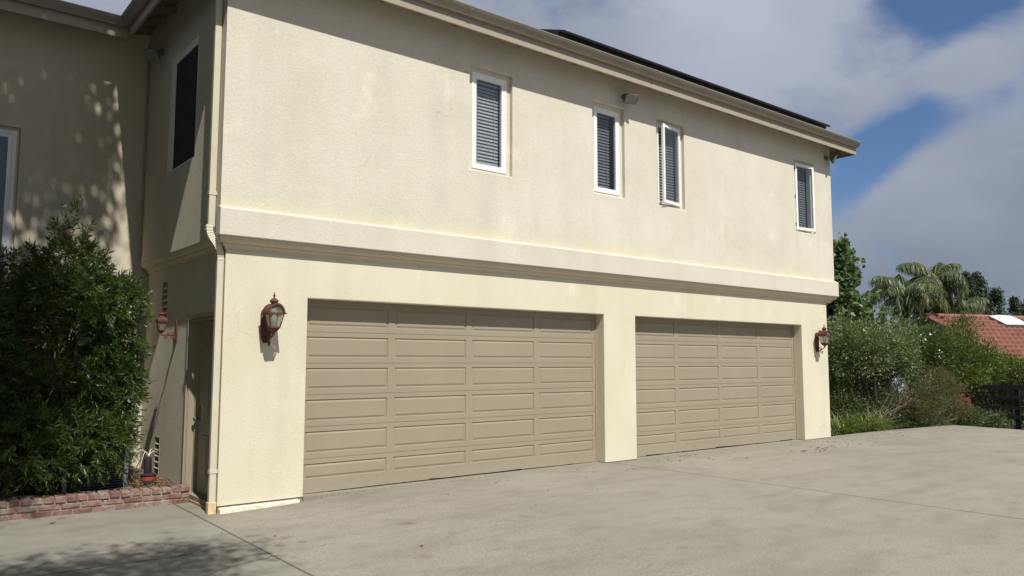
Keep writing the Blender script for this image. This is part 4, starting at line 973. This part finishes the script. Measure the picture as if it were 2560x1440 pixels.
bush('bush', 'low green bush at the driveway edge left of the black fence', 'bush',
     [B(2415, 1045, 21.9, .42, .4, .26), B(2450, 1050, 22.6, .4, .4, .18), B(2480, 1052, 22.4, .35, .3, .14), B(2395, 1060, 21.7, .3, .3, .16)], 300, 20, .075, .42, .08, 'lf_low', None, 10, .01, .04, .4, .5)
bush('bush', 'knee high dark groundcover plant between the grass clumps and the rust tinted bush', 'bush',
     [B(2262, 1050, 20.9, .36, .3, .24), B(2300, 1058, 20.7, .36, .3, .17), B(2345, 1060, 20.8, .34, .3, .15), B(2235, 1035, 21.2, .34, .3, .28)], 330, 20, .06, .4, .08, 'lf_low', None, 10, .01, .04, .35, .5)
bush('bush', 'dark hedge growing behind the rails of the black fence', 'hedge',
     [B(2490, 1000, 25.4, .75, .5, .52), B(2560, 1000, 25.6, .75, .5, .52), B(2640, 1000, 25.6, .9, .5, .55), B(2430, 1005, 25.0, .55, .5, .5), B(2500, 1045, 24.9, .8, .4, .35), B(2590, 1045, 24.9, .8, .4, .35)], 560, 20, .10, .42, .13, 'lf_low', None, 10, .02, .06, .4, .4)
bush('flowering_bush', 'magenta flowering bush between the rusty bush and the black fence', 'bush',
     [B(2402, 1002, 22.3, .20, .25, .12), B(2388, 1010, 22.2, .15, .2, .09)], 70, 12, .05, .7, .05, 'flower_r', None, 8, .01, .03, .4, .4, 'stem')
# blossoms on the oleander and dark gaps filled by a farther thicket
P = np.array([at(*q) for q in ((2295, 842, 23.2), (2305, 838, 23.2), (2325, 835, 23.2), (2335, 830, 23.3), (2350, 880, 23.1), (2352, 892, 23.1), (2310, 852, 23.2), (2362, 905, 23.1))]); Q = np.repeat(P, 5, 0)+RNG.normal(size=(len(P)*5, 3))*.03
tag(np_mesh('blossoms', *leaf_geo(Q, RNG.normal(size=Q.shape), .045, .04), M['flower_w']), 'white blossoms scattered over the oleander', 'blossoms', None, 'stuff')
bush('thicket', 'dark thicket behind the bushes and below the palms', 'thicket',
     [B(2100, 960, 29, 1.6, 1, 1.5), B(2200, 930, 29.5, 1.6, 1, 1.3), B(2290, 930, 28.5, 1.2, 1, 1.25), B(2390, 960, 28, 1.2, .8, 1.0), B(2230, 850, 31, 1.5, 1, 1.2), B(2130, 880, 29, 1.2, 1, 1.2)], 900, 18, .17, .42, .2, 'lf_maple', None, 14, .05, .1, .3, .3)

def grass_clump(px, py, dep, n_, L0, label):
    p = at(px, py, dep); b = Vector((p.x, p.y, gnd(p)-.02)); r = thing('grass_clump', label, 'grass clump', b, 'strap leaved clumps by the garage corner'); V = []; F = []
    for k in range(n_):
        a = random.uniform(0, 6.283); l = L0*random.uniform(.6, 1.15); el = random.uniform(.5, 1.35); w = random.uniform(.010, .017); o = b+Vector((random.gauss(0, .09), random.gauss(0, .09), 0))
        d = Vector((math.cos(a), math.sin(a), 0)); s = Vector((-d.y, d.x, 0)); n0 = len(V)
        for i in range(6):
            t = i/5; q = o+d*(l*t*math.cos(el)*(1+.3*t))+Vector((0, 0, l*(math.sin(el)*t-.62*t*t*(1.2-el*.5)))); ww = w*(1-t**2.2)+.001; V += [tuple(q-s*ww), tuple(q+s*ww)]
        F += [(n0+2*i, n0+2*i+1, n0+2*i+3, n0+2*i+2) for i in range(5)]
    np_mesh('leaves', V, F, M['lf_grass'], r)
grass_clump(2105, 1085, 19.3, 170, .95, 'strap leaved grass clump touching the garage corner')
grass_clump(2165, 1080, 19.7, 220, 1.05, 'biggest strap leaved grass clump, between the corner clump and the driveway edge')
grass_clump(2203, 1075, 20.2, 170, .95, 'rightmost strap leaved grass clump, under the bare leaning stems')
grass_clump(2130, 1070, 20.6, 150, 1.0, 'strap leaved grass clump behind the biggest one')
def dry_stems():
    p = at(2180, 1070, 20.2); b = Vector((p.x, p.y, gnd(p))); r = thing('dead_plant', 'spray of bare pale stems leaning right above the grass clumps', 'dry stems', b); mb = MB(); g = LG()
    for k in range(24):
        q = at(random.uniform(2150, 2285), random.uniform(985, 1050), random.uniform(19.9, 20.9)); o = b+Vector((random.gauss(0, .35), random.gauss(0, .15), 0)); m = o.lerp(q, .5)+Vector((0, 0, .12)); mb.tube([o, m, q], [.005, .004, .002], 4)
        Q = np.array(q)+RNG.normal(size=(9, 3))*.08; g.add(leaf_geo(Q, RNG.normal(size=Q.shape), .045, .02))
    mb.build('stalks', M['stem'], r, smooth=True); g.build('dry_leaves', M['lf_dry'], r)
dry_stems()

# queen palms
def palm(px, py, dep, label, nf, fl, seed, tilt=0):
    c = at(px, py, dep); b = Vector((c.x+tilt, c.y, gnd(c))); r = thing('palm_tree', label, 'palm tree', b, 'feathery palms'); rg = random.Random(seed); mb = MB()
    mb.tube([b, b.lerp(c, .5)+Vector((.05, 0, 0)), c], [.17, .14, .11], 9); mb.build('trunk', M['bark'], r, smooth=True); sp = MB(); g = LG()
    for k in range(nf):
        a = k*2.39996+rg.uniform(-.3, .3); el = rad(rg.choice([82, 72, 62, 52, 42, 30, 15, -5])+rg.uniform(-8, 8)); l = fl*rg.uniform(.8, 1.1); d = Vector((math.cos(a), math.sin(a), 0)); s = Vector((-d.y, d.x, 0)); pts = []
        for i in range(9):
            t = i/8; e_ = el-(t**1.15)*rad(140)*(.62+.38*math.cos(el)); 
            pts.append(c.copy() if i == 0 else pts[-1]+(d*math.cos(e_)+Vector((0, 0, math.sin(e_))))*(l/8))
        sp.tube(pts, [.03*(1-.8*i/8) for i in range(9)], 5)
        A = np.array(pts); u = np.linspace(.14, 1, 44)*8; i0 = np.minimum(7, u.astype(int)); f = (u-i0)[:, None]; Q = A[i0]*(1-f)+A[i0+1]*f; T = unit(A[i0+1]-A[i0])
        for sg in (-1, 1):
            for rep in range(2):
                D = np.array(s)*sg*rg.uniform(.55, .9)+T*.45+np.array([0, 0, -.95])+RNG.normal(size=Q.shape)*.22; L_ = .72*np.sin(np.linspace(.35, 2.9, len(Q)))**.6*RNG.uniform(.8, 1.15, len(Q))
                n_ = len(Q); Dn = unit(D); mid = Q+Dn*L_[:, None]*.5; tip = mid+unit(Dn+np.array([0, 0, -.9]))*L_[:, None]*.5; S = unit(np.cross(Dn, np.array([0, 0, 1.])+RNG.normal(size=Q.shape)*.3))*.014
                V = np.stack([Q-S*.6, Q+S*.6, mid+S, mid-S, tip], 1).reshape(-1, 3); F4 = (np.arange(n_)*5)[:, None]+np.array([[0, 1, 2, 3]]); F3 = (np.arange(n_)*5)[:, None]+np.array([[3, 2, 4, 4]])
                g.V.append(V); g.F.append(np.concatenate([F4, F3])+g.o); g.o += len(V)
    sp.build('frond_stalks', M['lf_palm'], r, smooth=True)
    V = np.concatenate(g.V); F = [tuple(dict.fromkeys(f)) for f in np.concatenate(g.F).tolist()]; np_mesh('fronds', V, F, M['lf_palm'], r)
palm(2336, 702, 36, 'taller feathery palm rising above the left end of the red tiled roof', 30, 1.95, 4)
palm(2262, 742, 33, 'shorter feathery palm between the leafy tree and the taller palm', 22, 1.9, 9)
palm(2402, 782, 39, 'low feathery palm whose fronds droop behind the red roof ridge', 20, 1.8, 15)

# dark conifers farther away
def conifer(px, ytop, ybase, dep, label, wid, seed, spires=1):
    b = at(px, ybase, dep); b = Vector((b.x, b.y, gnd(b))); top = at(px, ytop, dep).z; r = thing('conifer', label, 'tree', b, 'dark trees on the skyline'); rg = random.Random(seed); h = top-b.z; g = LG()
    mb = MB(); mb.tube([b, b+Vector((0, 0, h*.95))], [.16, .02], 7)
    for s in range(spires):
        off = CR*((s-(spires-1)/2)*wid*.9); hh = h*(1-.12*(s % 2)) if spires > 1 else h
        for k in range(int(150)):
            t = rg.uniform(.25, 1)**.8; rad_ = wid*(1-t)**.62*rg.uniform(.35, 1)+.10; a = rg.uniform(0, 6.283); q = b+off*(t)+Vector((math.cos(a)*rad_, math.sin(a)*rad_, hh*t)); 
            Q = np.array(q)+RNG.normal(size=(34, 3))*np.array([.16, .16, .17])*(.6+.5*wid*(1-t)); g.add(leaf_geo(Q, RNG.normal(size=Q.shape)+np.array([0, 0, .5]), .17, .08, .1))
            if k % 5 == 0: mb.tube([b+Vector((0, 0, hh*t*.92)), q], [.03, .008], 4)
    mb.build('trunk', M['bark'], r, smooth=True); g.build('crown', M['lf_con'], r)
conifer(2420, 688, 800, 46, 'dark pointed tree just right of the taller palm', 1.1, 2)
conifer(2470, 682, 800, 48, 'bushy dark twin topped tree, tallest behind the red roof', 1.3, 6, 2)
conifer(2538, 748, 800, 60, 'small dark tree far off above the white skylight', .9, 8)
conifer(2565, 760, 800, 62, 'small dark tree at the right edge of the skyline', 1.1, 12)

# ------------------------------------------------------------------ neighbour house with the red tiled roof
def tile_house():
    rd = Vector((.945, -.327, 0)).normalized(); dn = Vector((-.327, -.945, 0)).normalized(); R = Vector((30.1, 5.12, 3.47)); run = 4.15; slp = .50; Ln = 15.
    r = thing('tile_roofed_house', 'white house with a red clay tile roof beyond the black fence', 'house', (R.x, R.y, -1.2))
    mb = MB()
    for sgn in (1, -1):
        d = dn*sgn; rows = 12; cols = 50; per = 7; base = len(mb.v)
        us = [Ln*i/(cols*per) for i in range(cols*per+1)]
        for j in range(rows):
            for e_ in (0, 1):
                t = (j+e_)/rows; lift = .135*(1-0) if e_ == 1 else .012
                for i, u in enumerate(us):
                    wv = .09*math.sin(2*math.pi*i/per); p = R+rd*u+d*(run*t)+Vector((0, 0, -slp*run*t+lift+wv)); mb.v.append(tuple(p))
        m_ = len(us)
        for j in range(rows*2-1):
            for i in range(m_-1): a = base+j*m_+i; mb.f.append((a, a+1, a+m_+1, a+m_))
    mb.tube([R+rd*(.0)+Vector((0, 0, .06)), R+rd*Ln+Vector((0, 0, .06))], .11, 8)
    for s in (1, -1): mb.tube([R+rd*.02+Vector((0, 0, .05)), R+rd*.02+dn*s*run+Vector((0, 0, -slp*run+.05))], .09, 7)
    roof = mb.build('roof', M['tile'], r)
    # skylight
    c = R+rd*3.80+dn*.62+Vector((0, 0, -slp*.62+.13)); ay = (dn+Vector((0, 0, -slp))).normalized(); az = rd.cross(ay)*-1
    if az.z < 0: az = -az
    sk = MB().obox(c, rd, ay, az, .62, .46, .10).build('skylight', M['panel_frame'], roof, fixn=True); sk.data.materials[0] = M['ac_post']
    db = MB(); n_ = 10; vs = []
    for j in range(n_+1):
        for i in range(n_+1):
            u, v = -1+2*i/n_, -1+2*j/n_; vs.append(c+rd*(.60*u)+ay*(.44*v)+az*(.102+.13*max(0, (1-u**4)*(1-v**4))**.6))
    db.add(vs, [(j*(n_+1)+i, j*(n_+1)+i+1, (j+1)*(n_+1)+i+1, (j+1)*(n_+1)+i) for j in range(n_) for i in range(n_)]); db.build('skylight_dome', M['dome'], sk, smooth=True, fixn=True)
    # walls with gable
    mb = MB(); i0, i1, hw, zb_ = .35, Ln-.3, run-.35, -1.6; ze = R.z-slp*run+.02
    def P_(u, v, z): return R+rd*u+dn*v+Vector((0, 0, z-R.z))
    for u in (i0, i1): mb.add([P_(u, -hw, zb_), P_(u, hw, zb_), P_(u, hw, ze+.1), P_(u, 0, R.z-.1), P_(u, -hw, ze+.1)], [(0, 1, 2, 3, 4)])
    for v in (-hw, hw): mb.add([P_(i0, v, zb_), P_(i1, v, zb_), P_(i1, v, ze+.1), P_(i0, v, ze+.1)], [(0, 1, 2, 3)])
    mb.build('wall', M['wallwhite'], r, weld=True)
    bb = MB()
    for s in (1, -1): bb.obox(R+rd*.06+dn*s*run*.5+Vector((0, 0, -slp*run*.5-.10)), rd, (dn*s+Vector((0, 0, -slp))).normalized(), Vector((0, 0, 1)), .03, run*.56, .09)
    bb.build('bargeboard', M['brownwood'], r)
    MB().obox(P_(i0-.03, 2.3, .6), rd, dn, (0, 0, 1), .03, .55, .6).build('window_frame', M['brownwood'], r)
    pb = MB(); pb.obox(P_(.2, run-.15, .1), rd, dn, (0, 0, 1), .07, .07, 1.45); pb.build('porch_post', M['brownwood'], r)
tile_house()

# black rail fence
def fence():
    a = at(2416, 960, 23.4); x0, y0 = a.x, a.y; r = thing('rail_fence', 'black wooden rail fence beyond the right edge of the driveway', 'fence', (x0, y0, gnd(a))); dv = Vector((.06, -1, 0)).normalized(); nn = Vector((dv.y, -dv.x, 0))
    zt = a.z-.0
    for k in range(7):
        p = Vector((x0, y0, 0))+dv*(k*1.32-.02); MB().box(p.x-.05, p.x+.05, p.y-.06, p.y+.06, gnd(p)-.3, zt-.012).build('post', M['post_black'], r, bevel=.006)
    for j, (z, h) in enumerate(((zt-.02, .055), (zt-.31, .05), (zt-.60, .05), (zt-.86, .05))):
        c = Vector((x0-.068-.004*j, y0, z-h))+dv*3.95; MB().obox(c, dv, nn, (0, 0, 1), 4.05, .016, h+.012*(j == 0)).build('rail', M['post_black'], r)
fence()
# white glimpses between the bushes
def tank():
    p = at(2247, 960, 24.2); b = Vector((p.x, p.y, gnd(p))); r = thing('white_tank', 'white domed tank glimpsed through the gap between the bushes', 'tank', b); t = at(2247, 945, 24.2).z-b.z
    MB().lathe([(.02, 0), (.27, 0), (.27, t-.16), (.25, t-.09), (.18, t-.03), (.08, t), (.01, t+.005)], b, 18).build('tank_shell', M['wallwhite'], r, smooth=True); MB().lathe([(.01, 0), (.06, 0), (.06, .06), (.01, .07)], (b.x, b.y, b.z+t-.01), 12).build('cap', M['wallwhite'], r)
    MB().tube([b+Vector((-.3, -.1, 0)), b+Vector((-.3, -.1, t-.2))], .015, 6).build('pipe', M['post_black'], r)
tank()
def white_rail():
    p = at(2150, 998, 23.6); r = thing('garden_rail', 'white wooden rail showing low behind the grass clumps', 'rail', (p.x, p.y, gnd(p)))
    a, b = at(2110, 997, 23.6), at(2172, 999, 23.6); d = (b-a).normalized(); MB().obox((a+b)/2, d, Vector((d.y, -d.x, 0)).normalized(), (0, 0, 1), (b-a).length/2, .03, .04).build('rail', M['wallwhite'], r)
    for q in (a, b): MB().box(q.x-.035, q.x+.035, q.y+.032, q.y+.1, gnd(q)-.1, q.z+.05).build('post', M['wallwhite'], r)
white_rail()

# ------------------------------------------------------------------ shade trees standing left of the view, outside the frame
def shade_tree(label, base, blobs, ncl, per, size=.10, fk=4.2):
    r = thing('shade_tree', label, 'tree', base); mb = MB(); b = Vector(base); fork = b+Vector((.1, .1, fk)); mb.tube([b, b+Vector((.1, .0, 2)), fork], [.24, .18, .15], 9)
    P, O = in_blobs(blobs, 22, .5); limbs(mb, fork, [tuple(p) for p in P], .10, 6, .15, 6); mb.build('trunk', M['bark'], r, smooth=True)
    crown(blobs, ncl, per, size, .42, size*1.6, M['lf_bush'], r, 'crown', .15, .2, 0, .1)
UP = Vector((-.115, -.71, 1.0))*3.4
shade_tree('broad leafy tree throwing dappled shade on the recessed left wall', (-5.9, -3.4, -.1),
    [(tuple(Vector(c)+UP), r_) for c, r_ in (((-2.3, .8, 9.2), (1.4, 1.0, 1.0)), ((-1.5, .2, 8.9), (.45, .5, .4)), ((-3.5, -1.2, 8.3), (1.7, 2.0, 1.2)), ((-3.15, -3.0, 8.0), (1.1, 1.35, .9)), ((-4.4, -3.2, 8.0), (1.4, 1.6, 1.0)), ((-4.3, .9, 9.6), (1.6, 1.4, 1.4)), ((-5.2, -1.5, 7.8), (1.8, 2.0, 1.6)))], 3300, 18, .17, 7.5)
shade_tree('leafy tree shading the concrete in the lower left corner', (-6.8, -8.2, -.1),
    [((-3.6, -7.9, 8.0), (1.9, 1.0, 1.1)), ((-5.4, -8.2, 7.6), (2.0, 1.3, 1.4)), ((-2.2, -7.7, 8.0), (1.0, .75, .7)), ((-5.2, -5.9, 8.0), (1.3, 1.1, .9)), ((-6.8, -6.4, 8.3), (1.6, 1.6, 1.3))], 1500, 26)
for k, (x, y, h) in enumerate(((-6.2, 1.5, 8.2), (-7.0, -2.0, 8.5), (-7.6, -5.5, 8.5))):  # unseen row, added to block sky light and deepen the shade on the left
    shade_tree(('dense unseen tree added to block sky light beside the recessed wall', 'dense unseen tree added to block sky light, middle of its row', 'dense unseen tree added to block sky light, nearest the street')[k], (x, y, -.1),
        [((x, y, h*.55), (2.0, 2.0, h*.42)), ((x+.6, y+.5, h*.85), (1.7, 1.7, 1.8)), ((x-.8, y-.8, h*.7), (1.8, 1.8, 2.2))], 1000, 24, .24, 2.2)
